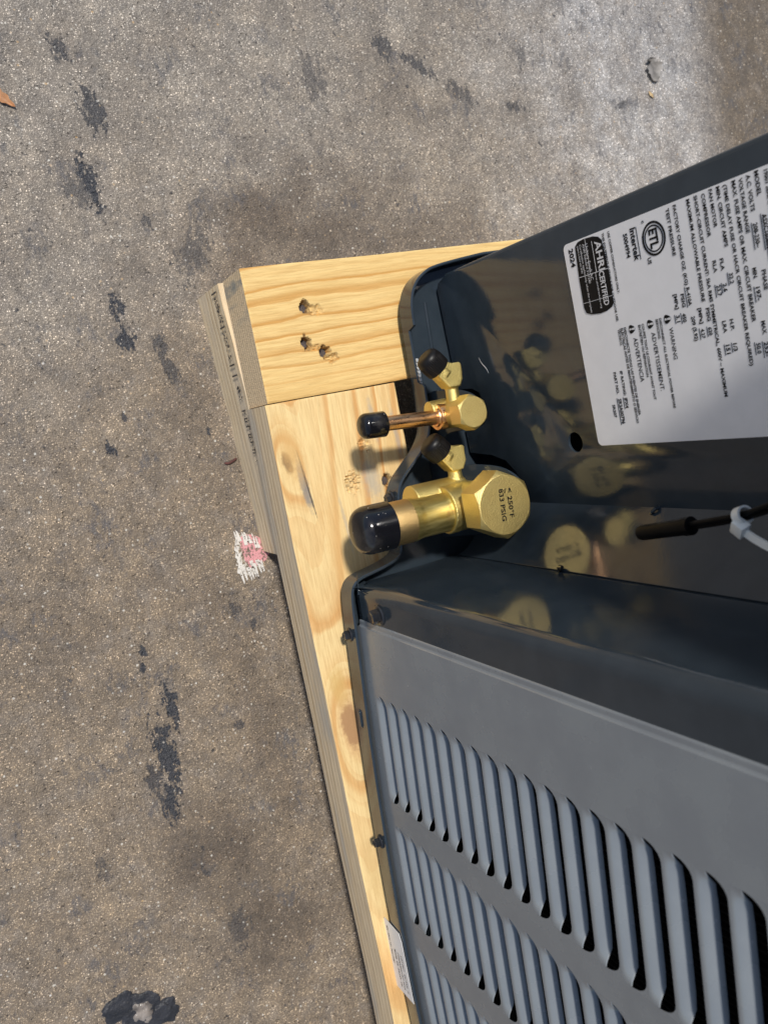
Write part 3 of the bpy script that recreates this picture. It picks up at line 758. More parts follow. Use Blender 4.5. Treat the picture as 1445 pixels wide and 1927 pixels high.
# hexagon washer-head screws
def screw(name, p, ax, parent, s=1.0, spin=0):
    bm = nb(); p = Vector(p)
    lathe(bm, [(-.0005, .0048 * s), (.0004, .0050 * s), (.0011, .0046 * s), (.0014, .0034 * s)], p, ax, 24)
    x, y, a = frame(ax); h0, h1 = .0012, .0046 * s
    lathe(bm, [(h0, .0034 * s), (h1 - .0007, .0034 * s), (h1, .0029 * s), (h1 - .0004, .0018 * s), (h1 - .0008, .0002)], p, ax, 6)
    return obj(name, bm, M['screw'], parent, angle=20)
screw('screw', (.2056, -.1119, .1548), (0, -1, 0), unit, 1.4)
screw('screw', (.2236, -.1188, .1152), (-.05, -1, 0), unit)
screw('screw', (.3727, -.1279, .1165), (-.03, -1, 0), unit)
screw('screw', (.1385, -.0688, .1165), (.12, -1, 0), unit)

# bare-metal scratches on the rim and the panel
bm = nb()
for k in range(7):
    t = k / 6; x = .0480 + .0165 * t; prism(bm, [(x, -.0312 - .0006 * math.sin(t * 3)), (x + .0022, -.0311), (x + .0024, -.0290 - .0008 * t), (x + .0002, -.0294)], lambda u, v, tt: (u, v, tt), ZR - .0054, ZR - .0050)
obj('scratch', bm, M['bare'], unit, smooth=False)
bm = nb(); tube(bm, chaikin([PL(.0560, .1480, .0006), PL(.0600, .1500, .0007), PL(.0640, .1545, .0007), PL(.0675, .1560, .0006)], 1), .00035, 6); obj('scratch', bm, M['bare'], unit)

# rating label with its print
lab = nb()
def rrect(x0, y0, x1, y1, r, n=6):
    return [p for (cx, cy, a) in ((x1 - r, y0 + r, -90), (x1 - r, y1 - r, 0), (x0 + r, y1 - r, 90), (x0 + r, y0 + r, 180)) for p in circ(cx, cy, r, r, n, a, a + 90)]
LT = .0011
prism(lab, rrect(.0066, .2515, .1213, .42, .0032), PL, .0006, LT)
label = obj('rating_label', lab, M['label'], unit, smooth=False)
def TM(u, v, t=LT + .0002):
    return Matrix.Translation(PL(u, v, t)) @ PM.to_3x3().to_4x4()
TEXTS = [
    ('2024', 0.0098, 0.2557, 0.01, 0.00347, 0), ('THIS EQUIPMENT SUITABLE FOR OUTDOOR USE.', 0.008, 0.2829, 0.0466, 0.00118, 0), ('USE COPPER CONDUCTORS ONLY.', 0.0084, 0.2872, 0.0321, 0.00115, 0),
    ('5004994', 0.0125, 0.2978, 0.0122, 0.0027, 0), ('Intertek', 0.0111, 0.3028, 0.0163, 0.0036, 0), ('c', 0.0095, 0.3114, 0.0014, 0.00185, 0),
    ('US', 0.0278, 0.3113, 0.0032, 0.00233, 0), ('TEST PRESSURE', 0.0084, 0.3274, 0.0223, 0.00194, 0), ('FACTORY CHARGE OZ. (KG)', 0.0081, 0.3319, 0.0376, 0.0019, 0),
    ('R-410A', 0.0468, 0.332, 0.0088, 0.00214, 1), ('MAXIMUM ALLOWABLE PRESSURE', 0.0079, 0.3401, 0.0473, 0.00194, 0), ('SHORT-CIRCUIT CURRENT: 5kA RMS SYMMETRICAL, 600V ~ MAXIMUM', 0.0076, 0.3446, 0.0934, 0.0019, 0),
    ('COMPRESSOR', 0.008, 0.3489, 0.0195, 0.00195, 0), ('RLA', 0.0382, 0.3494, 0.0055, 0.00197, 0), ('23.7', 0.0494, 0.3495, 0.005, 0.00218, 1),
    ('LRA', 0.0659, 0.3497, 0.0056, 0.00199, 0), ('151', 0.077, 0.3496, 0.0043, 0.0022, 1), ('FAN MOTOR', 0.0074, 0.3531, 0.0169, 0.00192, 0),
    ('FLA', 0.0382, 0.3535, 0.0055, 0.00193, 0), ('2.6', 0.0494, 0.3531, 0.0038, 0.00214, 1), ('H.P.', 0.0658, 0.3539, 0.0052, 0.00195, 0),
    ('1/3', 0.0769, 0.3537, 0.0036, 0.00216, 1), ('MIN. CIRCUIT AMPS', 0.0075, 0.3572, 0.0264, 0.00197, 0), ('32.2', 0.0456, 0.3572, 0.0048, 0.0021, 1),
    ('(TIME DELAY FUSE OR HACR CIRCUIT BREAKER REQUIRED)', 0.0079, 0.3611, 0.0804, 0.00185, 0), ('MAX. FUSE AMPS OR MAX. CIRCUIT BREAKER', 0.0076, 0.3656, 0.0616, 0.00199, 0), ('50.0', 0.0786, 0.3659, 0.0048, 0.00213, 1),
    ('VOLTAGE RANGE', 0.0077, 0.3692, 0.0234, 0.00195, 0), ('MIN.', 0.0461, 0.3696, 0.0048, 0.00198, 0), ('197-', 0.0545, 0.3698, 0.006, 0.00216, 1),
    ('MAX.', 0.0694, 0.3701, 0.0061, 0.00199, 0), ('253-', 0.0787, 0.3699, 0.0065, 0.00218, 1), ('A.C. VOLTS', 0.0075, 0.3731, 0.0154, 0.002, 0),
    ('208-230~', 0.0278, 0.3731, 0.0105, 0.00219, 1), ('PHASE', 0.0479, 0.374, 0.0087, 0.00202, 0), ('MODEL', 0.0072, 0.3772, 0.0104, 0.00204, 0),
    ('ASXC160601', 0.0254, 0.3781, 0.0142, 0.00222, 1), ('19001 SERIAL NO.', 0.0082, 0.3818, 0.0195, 0.002, 0), ('PSIG', 0.0491, 0.3282, 0.0065, 0.00196, 0),
    ('[MPa]', 0.0484, 0.3239, 0.0073, 0.002, 0), ('450', 0.0584, 0.3272, 0.0043, 0.0022, 1), ('3.1', 0.0586, 0.3233, 0.0034, 0.00224, 1),
    ('PSIG', 0.0584, 0.3416, 0.0062, 0.00206, 0), ('620', 0.0674, 0.3413, 0.0039, 0.00207, 1), ('[MPa]', 0.0576, 0.3372, 0.0074, 0.00189, 0),
    ('4.27', 0.0675, 0.3368, 0.0045, 0.00211, 1), ('209 (5.92)', 0.0607, 0.3324, 0.0119, 0.00215, 0), ('WARNING', 0.0637, 0.3177, 0.0159, 0.00252, 2),
    ('DISCONNECT ALL ELECTRICAL POWER BEFORE', 0.058, 0.3123, 0.0459, 0.00117, 0), ('SERVICING.', 0.058, 0.3099, 0.0103, 0.00119, 0), ('ADVERTISSEMENT.', 0.0641, 0.3057, 0.0303, 0.00265, 2),
    ('COUPEZ TOUT LE COURANT AVANT TOUT', 0.0587, 0.3001, 0.0398, 0.00124, 0), ('ENTRETIEN OU RÉPARATION', 0.0589, 0.2976, 0.0273, 0.00125, 0), ('ADVERTENCIA', 0.0649, 0.2928, 0.0234, 0.0028, 2),
    ('DESCONECTE TODAS LAS FUENTES DE ENERGÍA', 0.0585, 0.2872, 0.0473, 0.0013, 0), ('ELÉCTRICAS ANTES DE MANTENIMIENTO O SERVICIO', 0.0585, 0.2848, 0.0516, 0.00131, 0), ('TÉCNICO.', 0.0586, 0.2826, 0.009, 0.00133, 0),
    ('IP RATING:', 0.0808, 0.2788, 0.0135, 0.0019, 0), ('IPX4', 0.0956, 0.2786, 0.0056, 0.00232, 1), ('PART NO.', 0.0809, 0.2737, 0.0121, 0.00194, 0),
    ('SR3A00796', 0.0957, 0.2737, 0.014, 0.0025, 1), ('SR207', 0.0985, 0.2686, 0.0073, 0.00199, 0), ('!AHRI', 0.0108, 0.277, 0.0156, 0.00453, 3),
    ('!CERTIFIED', 0.0265, 0.2764, 0.0183, 0.00376, 3), ('!Unitary Small AC', 0.0103, 0.2695, 0.0194, 0.00206, 3), ('!AHRI Standard 210/240', 0.0098, 0.2675, 0.0212, 0.00166, 3),
    ('!Certification applies only when the complete', 0.0096, 0.2651, 0.037, 0.0014, 3), ('!system is listed with AHRI', 0.0098, 0.2631, 0.0148, 0.00127, 3), ('!www.ahridirectory.org', 0.026, 0.2734, 0.0196, 0.00123, 3)]
bm = nb(); bw = nb()
for (s, u, v, wd, cap, fl_) in TEXTS:
    if s[0] == '!': text_mesh(bw, s[1:], TM(u, v, LT + .0005), wd, cap, .022 if cap > .003 else .004)
    else:
        text_mesh(bm, s, TM(u, v), wd, cap * (1.25 if cap < .0016 else 1), .008 if fl_ == 2 else .030)
        if fl_ == 1: prism(bm, [(u - .0005, v - .0009), (u + wd + .0005, v - .0009), (u + wd + .0005, v - .0006), (u - .0005, v - .0006)], PL, LT + .0001, LT + .0002)
def flat(b_, poly, t0=LT + .0001, t1=LT + .0002): prism(b_, poly, PL, t0, t1)
flat(bm, [(.0255, .3786), (.060, .3786), (.060, .3783), (.0255, .3783)])
flat(bm, [(.0113, .30685), (.0273, .30685), (.0273, .3072), (.0113, .3072)])
# certification block and its white rules
blk = [(.0096, .2614), (.0078, .2640), (.0073, .2690), (.0078, .2760), (.0090, .2800), (.0112, .2822), (.0285, .2836), (.0445, .2831), (.0462, .2816), (.0477, .2770), (.0481, .2720), (.0474, .2650), (.0460, .2612), (.0430, .2600), (.0270, .2602)]
flat(bm, blk, LT + .0001, LT + .0003)
for q in ([(.0262, .2605), (.0265, .2605), (.0265, .2834), (.0262, .2834)], [(.0100, .2747), (.0262, .2745), (.0262, .2747), (.0100, .2749)], [(.0405, .2603), (.0407, .2603), (.0407, .2832), (.0405, .2832)], [(.0076, .2700), (.0262, .2698), (.0262, .2699), (.0076, .2701)]): flat(bw, q, LT + .0003, LT + .0004)
# testing-laboratory mark: double ring with three letters
def ring(b_, cu, cv, ru, rv, wd):
    n = 48; o_ = circ(cu, cv, ru, rv, n); i_ = circ(cu, cv, ru - wd, rv - wd, n)
    for k in range(n): flat(b_, [o_[k], o_[(k + 1) % n], i_[(k + 1) % n], i_[k]])
ring(bm, .0196, .3174, .0083, .0076, .0011)
ring(bm, .0196, .3174, .0065, .0060, .0007)
text_mesh(bm, 'ETL', TM(.0149, .3148), .0094, .0052, .035)
text_mesh(bm, 'LISTED', TM(.0168, .3100), .0056, .0008, .01)
# three warning triangles (black, with a white exclamation mark)
for (cu, cv) in ((.0593, .3156), (.0598, .3040), (.0602, .2908)):
    tri = chaikin([(cu - .0033, cv), (cu + .0033, cv), (cu, cv + .0058)], 2, True)
    flat(bm, tri); flat(bw, [(cu - .0006, cv + .0043), (cu + .0006, cv + .0043), (cu + .0004, cv + .0019), (cu - .0004, cv + .0019)], LT + .0003, LT + .0004); flat(bw, circ(cu, cv + .0010, .0006, .0006, 10), LT + .0003, LT + .0004)
obj('lettering', bm, M['ink'], label, smooth=False)
obj('white_lettering', bw, M['inkw'], label, smooth=False)

# small sticker across the rim near the lower edge of the photo
bm = nb(); ST = [(.4397, .1010), (.4402, .1200), (.4455, .1247), (.47, .1257), (.4933, .1267), (.4955, .0940), (.4885, .0950)]
def SL(u, v, t): return Vector((u, y_face(u) - .0042 - .0006 - t, v))
prism(bm, [(.4393, .0990), (.4402, .1215), (.4460, .1236), (.4945, .1236), (.4958, .0950), (.4930, .0928), (.4430, .0960)], SL, 0, .0003)
stk = obj('rim_sticker', bm, M['sticker'], unit, smooth=False)
bm = nb(); rs = random.Random(9)
for (u, v, s) in ((.4445, .1016, 'MFG SERIAL NO. 2406139087'), (.4600, .1080, 'MODEL  60K  208/230V  1PH'), (.4600, .1128, 'CONDENSING UNIT  R410A'), (.4600, .1178, 'LOT 0417   QC PASS  12')):
    text_mesh(bm, s, Matrix.Translation(SL(u, v - .001, .0005)) @ Matrix(((1, 0, 0, 0), (0, 0, -1, 0), (0, 1, 0, 0), (0, 0, 0, 1))), .030, .0021, .012)
obj('lettering', bm, M['ink'], stk, smooth=False)

# bracket behind both valves; its slope is invented to catch the sun
bm = nb()
LOBE = [(.0745, .1105), (.0722, .126), (.0738, .145), (.0780, .1565), (.0845, .1625), (.0925, .1630), (.0990, .1580), (.1022, .1480), (.1022, .1310), (.1085, .1245), (.1190, .1235), (.1255, .1290), (.1262, .150), (.1290, .169), (.1360, .181), (.1470, .187), (.1580, .1835), (.1690, .172), (.1745, .157), (.1760, .138), (.1765, .1105)]
lob = [LOBE[0]] + chaikin(LOBE[1:-1], 2) + [LOBE[-1]]
def BR(u, v, t): return Vector((u, -.030 + (v - .110) * .32 - t, v + t * .3))
prism(bm, lob, BR, -.0008, .0008)
bmesh.ops.bevel(bm, geom=[e for e in bm.edges if abs((e.verts[0].co - e.verts[1].co).length) < .02 and len(e.link_faces) == 2], offset=.0003, segments=1, affect='EDGES')
obj('valve_bracket', bm, M['paint'], unit, angle=30)

# ---- service valves: forged body > hexagon cap, port cap, pipe, pipe cap
def hexcap(p, rf, h, m, parent, txt=False):
    """hexagon cap on a vertical stem; rf = circle of the top face"""
    bm = nb(); p = Vector(p); n = 72; apo = rf * 1.0
    rows = [[], [], []]
    for i in range(n):
        th = 2 * math.pi * i / n
        k = ((th + math.pi / 6) % (math.pi / 3)) - math.pi / 6
        k2 = (th % (math.pi / 3)) - math.pi / 6
        rh = apo / math.cos(k2); rc = apo * .985
        d = Vector((math.cos(th), math.sin(th), 0))
        rows[0].append(bm.verts.new(p + d * rh + Vector((0, 0, .0))))
        rows[1].append(bm.verts.new(p + d * rh + Vector((0, 0, h - (rh - rc) * .95))))
        rows[2].append(bm.verts.new(p + d * rc + Vector((0, 0, h))))
    for A, B in zip(rows, rows[1:]):
        for i in range(n): bm.faces.new((A[i], A[(i + 1) % n], B[(i + 1) % n], B[i]))
    rim2 = [bm.verts.new(p + (v.co - p - Vector((0, 0, h))) * .985 + Vector((0, 0, h + .00015))) for v in rows[2]]
    for i in range(n): bm.faces.new((rows[2][i], rows[2][(i + 1) % n], rim2[(i + 1) % n], rim2[i]))
    bm.faces.new(rim2); bm.faces.new(rows[0][::-1])
    bmesh.ops.recalc_face_normals(bm, faces=bm.faces)
    return obj('hex_cap', bm, M['hexbrass'], parent, angle=18)
def cast(name, parts, parent, voxel=.00055, smooth=3):
    """fuse overlapping solids into one cast body"""
    me = bpy.data.meshes.new(name); bm = nb()
    for f in parts: f(bm)
    bmesh.ops.recalc_face_normals(bm, faces=bm.faces)
    bm.to_mesh(me); bm.free()
    o = bpy.data.objects.new(name, me); COL.objects.link(o)
    md = o.modifiers.new('r', 'REMESH'); md.mode = 'VOXEL'; md.voxel_size = voxel
    ms = o.modifiers.new('s', 'SMOOTH'); ms.iterations = smooth; ms.factor = .5
    dg = bpy.context.evaluated_depsgraph_get(); m2 = bpy.data.meshes.new_from_object(o.evaluated_get(dg))
    bpy.data.objects.remove(o); bpy.data.meshes.remove(me); m2.name = name
    return obj(name, None, M['brass'], parent, angle=60, me=m2)
PD = Vector((-.76, -.65, 0)).normalized()
def port_block(N, s=1.0):
    N = Vector(N)
    poly = [(-.0015, -.0045), (-.0125, -.0130), (-.0205, -.0062), (-.0182, -.0010), (-.0176, .0005), (-.0176, .0062), (-.0160, .0076), (-.0062, .0070), (-.0015, .0042)]
    def f(bm):
        prism(bm, [(u * s, v * s) for u, v in poly], lambda u, v, t: (N.x + u, N.y + v, N.z + t), -.0056 * s, .0056 * s)
        lathe(bm, [(0, .0064 * s), (.012 * s, .0060 * s)], N + Vector((-.0105, -.0040, 0)) * s, PD, 20)
    return f
def port_cap(p, parent, r=.0086, h=.0138):
    bm = nb()
    def ridge(t, hh, rr): return rr * (1 + (.024 * math.cos(t * 40) if .0005 < hh < h * .62 else 0))
    lathe(bm, [(-.0002, r * .93), (.0004, r), (h * .3, r), (h * .56, r * .995), (h * .60, r * .985), (h * .70, r * .98), (h * .79, r * .95), (h * .87, r * .885), (h * .93, r * .79), (h * .97, r * .66), (h * .99, r * .50), (h * .985, r * .2)], p, PD, 176, rfun=ridge)
    return obj('port_cap', bm, M['cap'], parent, angle=30)
def pipe_cap(p, d, r, L, parent):
    bm = nb(); pr = [(0, r * .94), (.0004, r), (L * .45, r * 1.0)]
    for a in range(0, 91, 9): pr.append((L - r * .62 + r * .62 * math.sin(R(a)), r * (.40 + .60 * math.cos(R(a)) ** .8) if a < 90 else r * .40))
    pr += [(L + .0002, r * .30), (L + .0003, r * .1)]
    lathe(bm, pr, p, d, 56)
    return obj('pipe_cap', bm, M['rubber'], parent, angle=60)

# larger (suction) valve
va = Vector((.1502, -.0315, 0))
def big(bm):
    lathe(bm, [(0, .0155), (.052, .0152)], (va.x, va.y, .128), (0, 0, 1), 40)
    lathe(bm, [(-.004, .0152), (.0205, .0158)], (.1510, -.032, .157), (-.025, -1, 0), 40)
    lathe(bm, [(0, .0130), (.040, .0125)], (.1440, -.030, .146), (-.03, -1, 0), 36)
    lathe(bm, [(-.004, .0068), (.002, .0050), (.012, .0046)], (.1375, -.0345, .149), (-1, 0, 0), 24)
    port_block((.1282, -.0345, .149), 1.0)(bm)
sv = cast('service_valve', [big], unit); tag(sv, 'larger brass service valve with the wide capped pipe')
hexcap((va.x, va.y + .0002, .1785), .0192, .0185, M['hexbrass'], sv)
hx = [o for o in sv.children if o.name.startswith('hex_cap')][0]
port_cap((.1142, -.0419, .149), sv, .0088, .0140)
d_ = Vector((.1497 - .1515, -.117 + .052, 0)).normalized()
bm = nb(); p_ = Vector((.1516, -.0500, .157))
lathe(bm, [(-.004, .0150), (.0012, .0150), (.0018, .0146), (.0019, .0135), (.004, .0131), (.022, .0131), (.0245, .0135), (.0270, .0141), (.050, .0142), (.051, .0130)], p_, d_, 56)
obj('pipe', bm, M['tube'], sv, angle=25)
bm = nb(); lathe(bm, [(.0300, .01405), (.0302, .01432), (.0440, .01432), (.0445, .0142)], p_, d_, 56, False, False); obj('pipe_end', bm, M['stub'], sv)
pipe_cap(p_ + d_ * .0440, d_, .0156, .0245, sv)
bm = nb()
TMh = Matrix.Translation((va.x, va.y, .1785 + .0185 + .0004)) @ Matrix.Rotation(R(-3), 4, 'Z')
text_mesh(bm, '250°F', TMh @ Matrix.Translation((-.0050, .0024, 0)), .0138, .0032, .02)
text_mesh(bm, '833 PSIG', TMh @ Matrix.Translation((-.0105, -.0036, 0)), .0205, .0032, .02)
text_mesh(bm, '<', TMh @ Matrix.Translation((-.0102, .0030, 0)), .0030, .0030, .03)
for dz_ in (0, -.0008): prism(bm, [(-.0102, .0022 + dz_), (-.0072, .0008 + dz_), (-.0072, .0005 + dz_), (-.0102, .0019 + dz_)], lambda u, v, t: TMh @ Vector((u, v, t)), -.0001, .0001)
obj('lettering', bm, M['ink'], sv, smooth=False)

# smaller (liquid) valve
vb = Vector((.0900, -.0305, 0))
def small(bm):
    lathe(bm, [(0, .0088), (.034, .0086)], (vb.x, vb.y, .134), (0, 0, 1), 32)
    lathe(bm, [(-.002, .0072), (.0095, .0078)], (.0900, -.031, .1495), (-.04, -1, 0), 32)
    lathe(bm, [(0, .0068), (.022, .0065)], (.0850, -.022, .146), (0, -1, 0), 28)
    lathe(bm, [(-.004, .0062), (.002, .0047), (.012, .0043)], (.0838, -.0285, .154), (-1, 0, 0), 24)
    port_block((.0738, -.0285, .154), .98)(bm)
lv = cast('service_valve', [small], unit); tag(lv, 'smaller brass service valve with the thin capped copper pipe')
hexcap((vb.x, vb.y + .0005, .1652), .0101, .0125, M['hexbrass'], lv)
port_cap((.0590, -.0358, .154), lv, .0086, .0138)
bm = nb(); p_ = Vector((.0898, -.0385, .1495)); d_ = Vector((-.068, -1, 0)).normalized()
lathe(bm, [(-.003, .0086), (.0016, .0088), (.0026, .0085), (.0027, .0066), (.0040, .0062), (.0041, .0049), (.045, .0048)], p_, d_, 36)
obj('pipe', bm, M['copper'], lv, angle=25)
pipe_cap(p_ + d_ * .0420, d_, .0083, .0172, lv)

# ------------------------------------------------------------------ sensor on its cable, hanging in the notch
sc = thing('sensor_cable', 'black sensor probe hanging on twin thin cables in front of the recessed panel', 'sensor', (.155, -.05, .3300))
A_ = Vector((.1559, -.05, .3309)); B_ = Vector((.1512, -.05, .3600)); dv = (B_ - A_).normalized()
bm = nb(); lathe(bm, [(0, .0022), (.0008, .0034), (.003, .0037), (.0285, .0039), (.0290, .0039)], A_, dv, 24)
lathe(bm, [(.0284, .0036), (.0289, .0042), (.0325, .0042), (.0328, .0034)], A_, dv, 24)
obj('probe', bm, M['cable'], sc)
for s_ in (-1, 1):
    pts = [A_ + dv * .030 + Vector((.0008 * s_, .0007 * s_, 0)), Vector((.1480 + .0009 * s_, -.05 + .0008 * s_, .378)), Vector((.1452 + .0008 * s_, -.05 + .0008 * s_, .3915)), Vector((.1412 + .0011 * s_, -.05 + .001 * s_, .404)), Vector((.132 + .0012 * s_, -.046, .432)), Vector((.125, -.030, .50)), Vector((.122, .002, .56))]
    bm = nb(); tube(bm, chaikin([tuple(p) for p in pts], 2), .00125, 10); obj('wire', bm, M['cable'], sc)
zt = thing('cable_tie', 'white nylon cable tie cinched round the black sensor cables', 'cable tie', (.1455, -.052, .388))
bm = nb(); ax = Vector((-.0042, 0, .0125)).normalized(); cz = Vector((.1449, -.0502, .3905)); x_, y_, a_ = frame(ax)
n = 28; ringv = []
for i in range(n):
    t = 2 * math.pi * i / n; d = x_ * math.cos(t) * .0034 + y_ * math.sin(t) * .0029; d1 = d * 1.32
    ringv.append([bm.verts.new(cz + q + a_ * h) for q, h in ((d, -.0018), (d1, -.0018), (d1, .0018), (d, .0018))])
for A, B in zip(ringv, ringv[1:] + ringv[:1]):
    for k in range(4): bm.faces.new((A[k], B[k], B[(k + 1) % 4], A[(k + 1) % 4]))
obj('loop', bm, M['nylon'], zt, angle=30)
bm = nb(); Mh = Matrix.Translation((.1498, -.0525, .3905)) @ Matrix.Rotation(R(35), 4, 'Y') @ Matrix.Rotation(R(20), 4, 'Z')
box(bm, (-.0034, -.0026, -.0030), (.0030, .0026, .0030), Mh, .0008); obj('lock_head', bm, M['nylon'], zt)
bm = nb(); tp = chaikin([(.1505, -.0525, .3915), (.1535, -.0528, .3965), (.1570, -.0530, .4045), (.1610, -.053, .416)], 2)
pv = None
for p in tp:
    p = Vector(p); q = [bm.verts.new(p + d) for d in (Vector((.0014, -.0006, -.0008)), Vector((-.0014, -.0006, .0008)), Vector((-.0014, .0006, .0008)), Vector((.0014, .0006, -.0008)))]
    if pv:
        for k in range(4): bm.faces.new((pv[k], q[k], q[(k + 1) % 4], pv[(k + 1) % 4]))
    else: bm.faces.new(q)
    pv = q
bm.faces.new(pv[::-1]); obj('tail', bm, M['nylon'], zt, angle=50)

# ------------------------------------------------------------------ things lying on the slab
def blob(name, cx, cy, rx, ry, h, mat, seed, n=3, parent=None, rot=0, rough=.5, z=0):
    bm = nb(); bmesh.ops.create_icosphere(bm, subdivisions=n, radius=1)
    for v in bm.verts:
        p = v.co.copy(); k = 1 + rough * (fnoise(p.x * 1.4 + seed, p.y * 1.4, p.z * 1.4) + .5 * fnoise(p.x * 4 + seed, p.y * 4, p.z * 4))
        zz_ = max(-.02, p.z) * h * k + (.25 * h * fnoise(p.x * 3 + seed, p.y * 3, 7) if p.z > 0 else 0)
        c_, s_ = math.cos(R(rot)), math.sin(R(rot)); ax_, ay_ = p.x * rx * k, p.y * ry * k
        v.co = (cx + ax_ * c_ - ay_ * s_, cy + ax_ * s_ + ay_ * c_, z + zz_ + .0001)
    return obj(name, bm, mat, parent, angle=60)
tar = thing('tar_lump', 'flattened grey black lump of tar with a pale chip pressed into it', 'debris', (.487, -.293, 0))
blob('tar', .4770, -.3140, .0100, .0115, .0010, M['tar'], 3, 4, tar, 8, .4)
blob('tar', .4960, -.2850, .0095, .0110, .0009, M['tar'], 8, 4, tar, -20, .4)
blob('tar', .4870, -.2990, .0135, .0150, .0010, M['tar'], 5, 4, tar, 10, .35)
blob('stone_chip', .4885, -.2985, .0100, .0085, .0017, M['mica'], 11, 4, tar, 20, .28)
def leaf(name, label, cx, cy, L, W, rot, mat, seed, cat='leaf', curl=.004, jag=.35):
    bm = nb(); nu, nv = 12, 6; g = []
    for i in range(nu + 1):
        t = i / nu; w = W * math.sin(math.pi * min(1, t * .97 + .015)) ** .8 * (1 - .35 * t) * (1 + jag * fnoise(t * 7 + seed, 1, 2) + (jag - .35) * .9 * fnoise(t * 17 + seed, 3, 2)); row = []
        for j in range(nv + 1):
            s = j / nv * 2 - 1; x = (t - .5) * L; y = s * w + .12 * W * math.sin(t * 5 + seed)
            z = .0006 + curl * (abs(s) ** 1.5) * (.5 + .5 * fnoise(t * 4 + seed, s, 3)) + .25 * curl * fnoise(t * 6 + seed, s * 2, 5) + .0003
            c_, s2 = math.cos(R(rot)), math.sin(R(rot)); row.append(bm.verts.new((cx + x * c_ - y * s2, cy + x * s2 + y * c_, max(.0005, z))))
        g.append(row)
    for i in range(nu):
        for j in range(nv): bm.faces.new((g[i][j], g[i + 1][j], g[i + 1][j + 1], g[i][j + 1]))
    bmesh.ops.recalc_face_normals(bm, faces=bm.faces); bmesh.ops.solidify(bm, geom=bm.faces[:], thickness=.0003)
    o = obj(name, bm, mat, None, angle=60, at=(cx, cy, 0)); return tag(o, label, cat)
leaf('dry_leaf', 'small orange tan dry leaf at the left edge of the concrete', -.1775, -.2445, .022, .0042, 42, M['leaf'], 2, curl=.003)
leaf('dead_leaf', 'crumpled grey dead leaf on the pale concrete above the label', -.197, .3605, .023, .0125, 12, M['debris'], 6, curl=.0055, jag=.95)
o = leaf('wood_chip', 'tiny beige wood sliver beside the crumpled grey leaf', -.1735, .3535, .0085, .0018, 40, M['chip'], 9, 'wood chip', .0022)
bm = nb(); tube(bm, chaikin([(.0962, -.1472, .0012), (.0972, -.1440, .0016), (.0955, -.1395, .0014), (.0945, -.1370, .0012)], 2), [.0005 + .0006 * math.sin(math.pi * i / 15) for i in range(16)], 8)
tag(obj('twig', bm, M['twig'], at=(.0955, -.142, 0)), 'short dark red twig against the foot of the pallet runner', 'twig')
# loose grit and sand grains on the slab
bm = nb(); rs = random.Random(21)
ico = bmesh.new(); bmesh.ops.create_icosphere(ico, subdivisions=1, radius=1); IV = [v.co.copy() for v in ico.verts]; IF = [[v.index for v in f.verts] for f in ico.faces]; ico.free()
gm = bm.verts.layers.float.new('tone')
for _ in range(2600):
    x, y = rs.uniform(-.36, .62), rs.uniform(-.42, .60)
    if (-.04 < x < .96 and y > -.152): continue
    s = .00022 + .00042 * rs.random() ** 3; tn = rs.random(); ax = [rs.uniform(.7, 1.4) for _ in range(3)]; an = rs.uniform(0, 6.28); c_, s_ = math.cos(an), math.sin(an)
    vv_ = []
    for p in IV:
        px, py, pz = p.x * ax[0] * s, p.y * ax[1] * s, p.z * ax[2] * .8 * s
        v = bm.verts.new((x + px * c_ - py * s_, y + px * s_ + py * c_, pz + s * .45)); v[gm] = tn; vv_.append(v)
    for f in IF: bm.faces.new([vv_[i] for i in f])
g_ = obj('grit', bm, M['grit'], smooth=False); tag(g_, 'loose grit and pale sand grains scattered over the concrete slab', 'grit', kind='stuff')

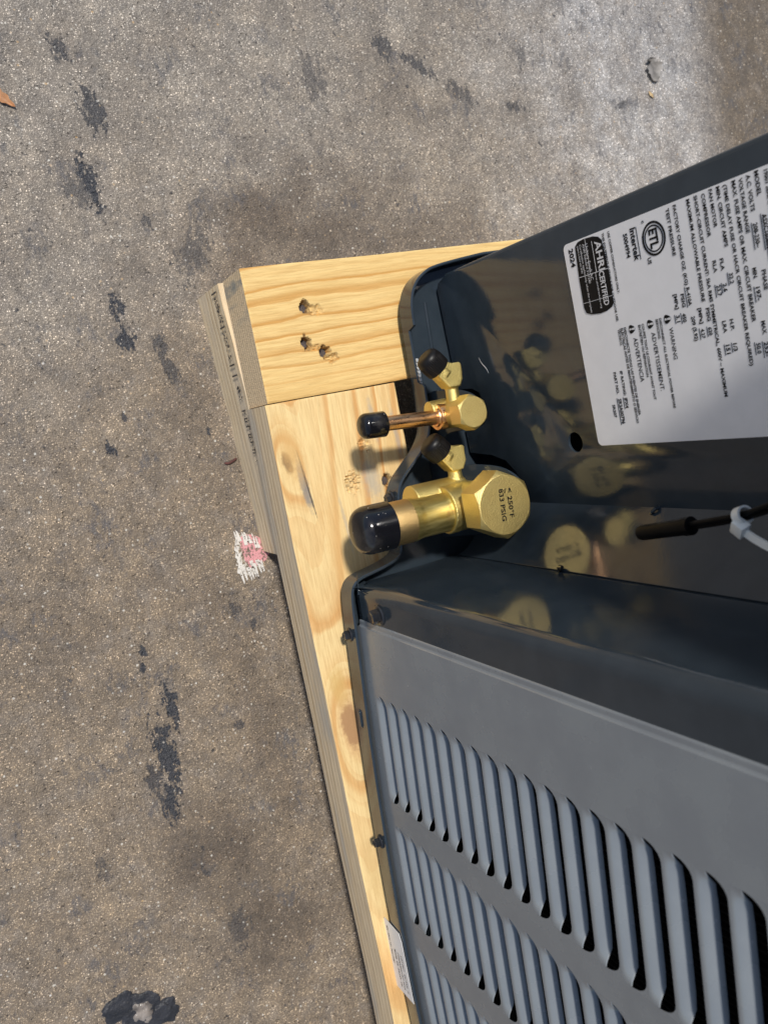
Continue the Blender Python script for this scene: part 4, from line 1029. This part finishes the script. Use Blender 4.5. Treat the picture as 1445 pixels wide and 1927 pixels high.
# pink and white marking-paint scribble
mk = thing('paint_mark', 'pink scribble with white strokes painted on the concrete by the pallet', 'paint mark', (.165, -.142, 0))
def flatpoly(name, polys, mat, z):
    bm = nb()
    for i, p in enumerate(polys): prism(bm, p, lambda u, v, t: (u, v, t), z + .00004 * i, z + .0003 + .00004 * i)
    return obj(name, bm, mat, mk, smooth=False)
rs = random.Random(12); pk = [(.1535, -.1465), (.1545, -.1400), (.1575, -.1345), (.1610, -.1300), (.1680, -.1262), (.1745, -.1270), (.1790, -.1325), (.1805, -.1395), (.1815, -.1450), (.1725, -.1480), (.1620, -.1488)]
flatpoly('pink_patch', [chaikin(pk, 1, True)], M['chalk_pink'], .0004)
strokes = []
for i in range(10):
    t = (i + rs.uniform(-.4, .4)) / 9; y = -.1515 + t * .0250; x0 = .1485 + .010 * t + rs.uniform(-.0015, .002); L = .0075 + rs.uniform(0, .006); wv = .0010 + rs.uniform(0, .0008)
    strokes.append([(x0, y - wv * .2), (x0 + L, y - wv + .0016), (x0 + L, y + wv + .0016), (x0 + .001, y + wv * .5)])
for i in range(8):
    t = (i + rs.uniform(-.4, .4)) / 7; y = -.1520 + t * .0180; x0 = .1925 - .006 * t + rs.uniform(-.002, .0015); L = .009 + rs.uniform(0, .006); wv = .0010 + rs.uniform(0, .0008)
    strokes.append([(x0, y), (x0 - L, y - wv - .0012), (x0 - L, y + wv - .0012), (x0 - .001, y + wv * .6)])
for k in range(4): strokes.append([(.155 + k * .006, -.1515 - .0003 * k), (.164 + k * .006, -.1545 - .0006 * k), (.1655 + k * .006, -.1532), (.156 + k * .006, -.1500)])
flatpoly('white_stroke', strokes, M['chalk_white'], .0009)
flatpoly('white_smear', [chaikin([(.1500, -.1500), (.1560, -.1380), (.1600, -.1290), (.1690, -.1262), (.1665, -.1330), (.1640, -.1400), (.1720, -.1450), (.1835, -.1400), (.1880, -.1440), (.1840, -.1520), (.1700, -.1530), (.1580, -.1515)], 2, True)], M['chalk_film'], .00015)
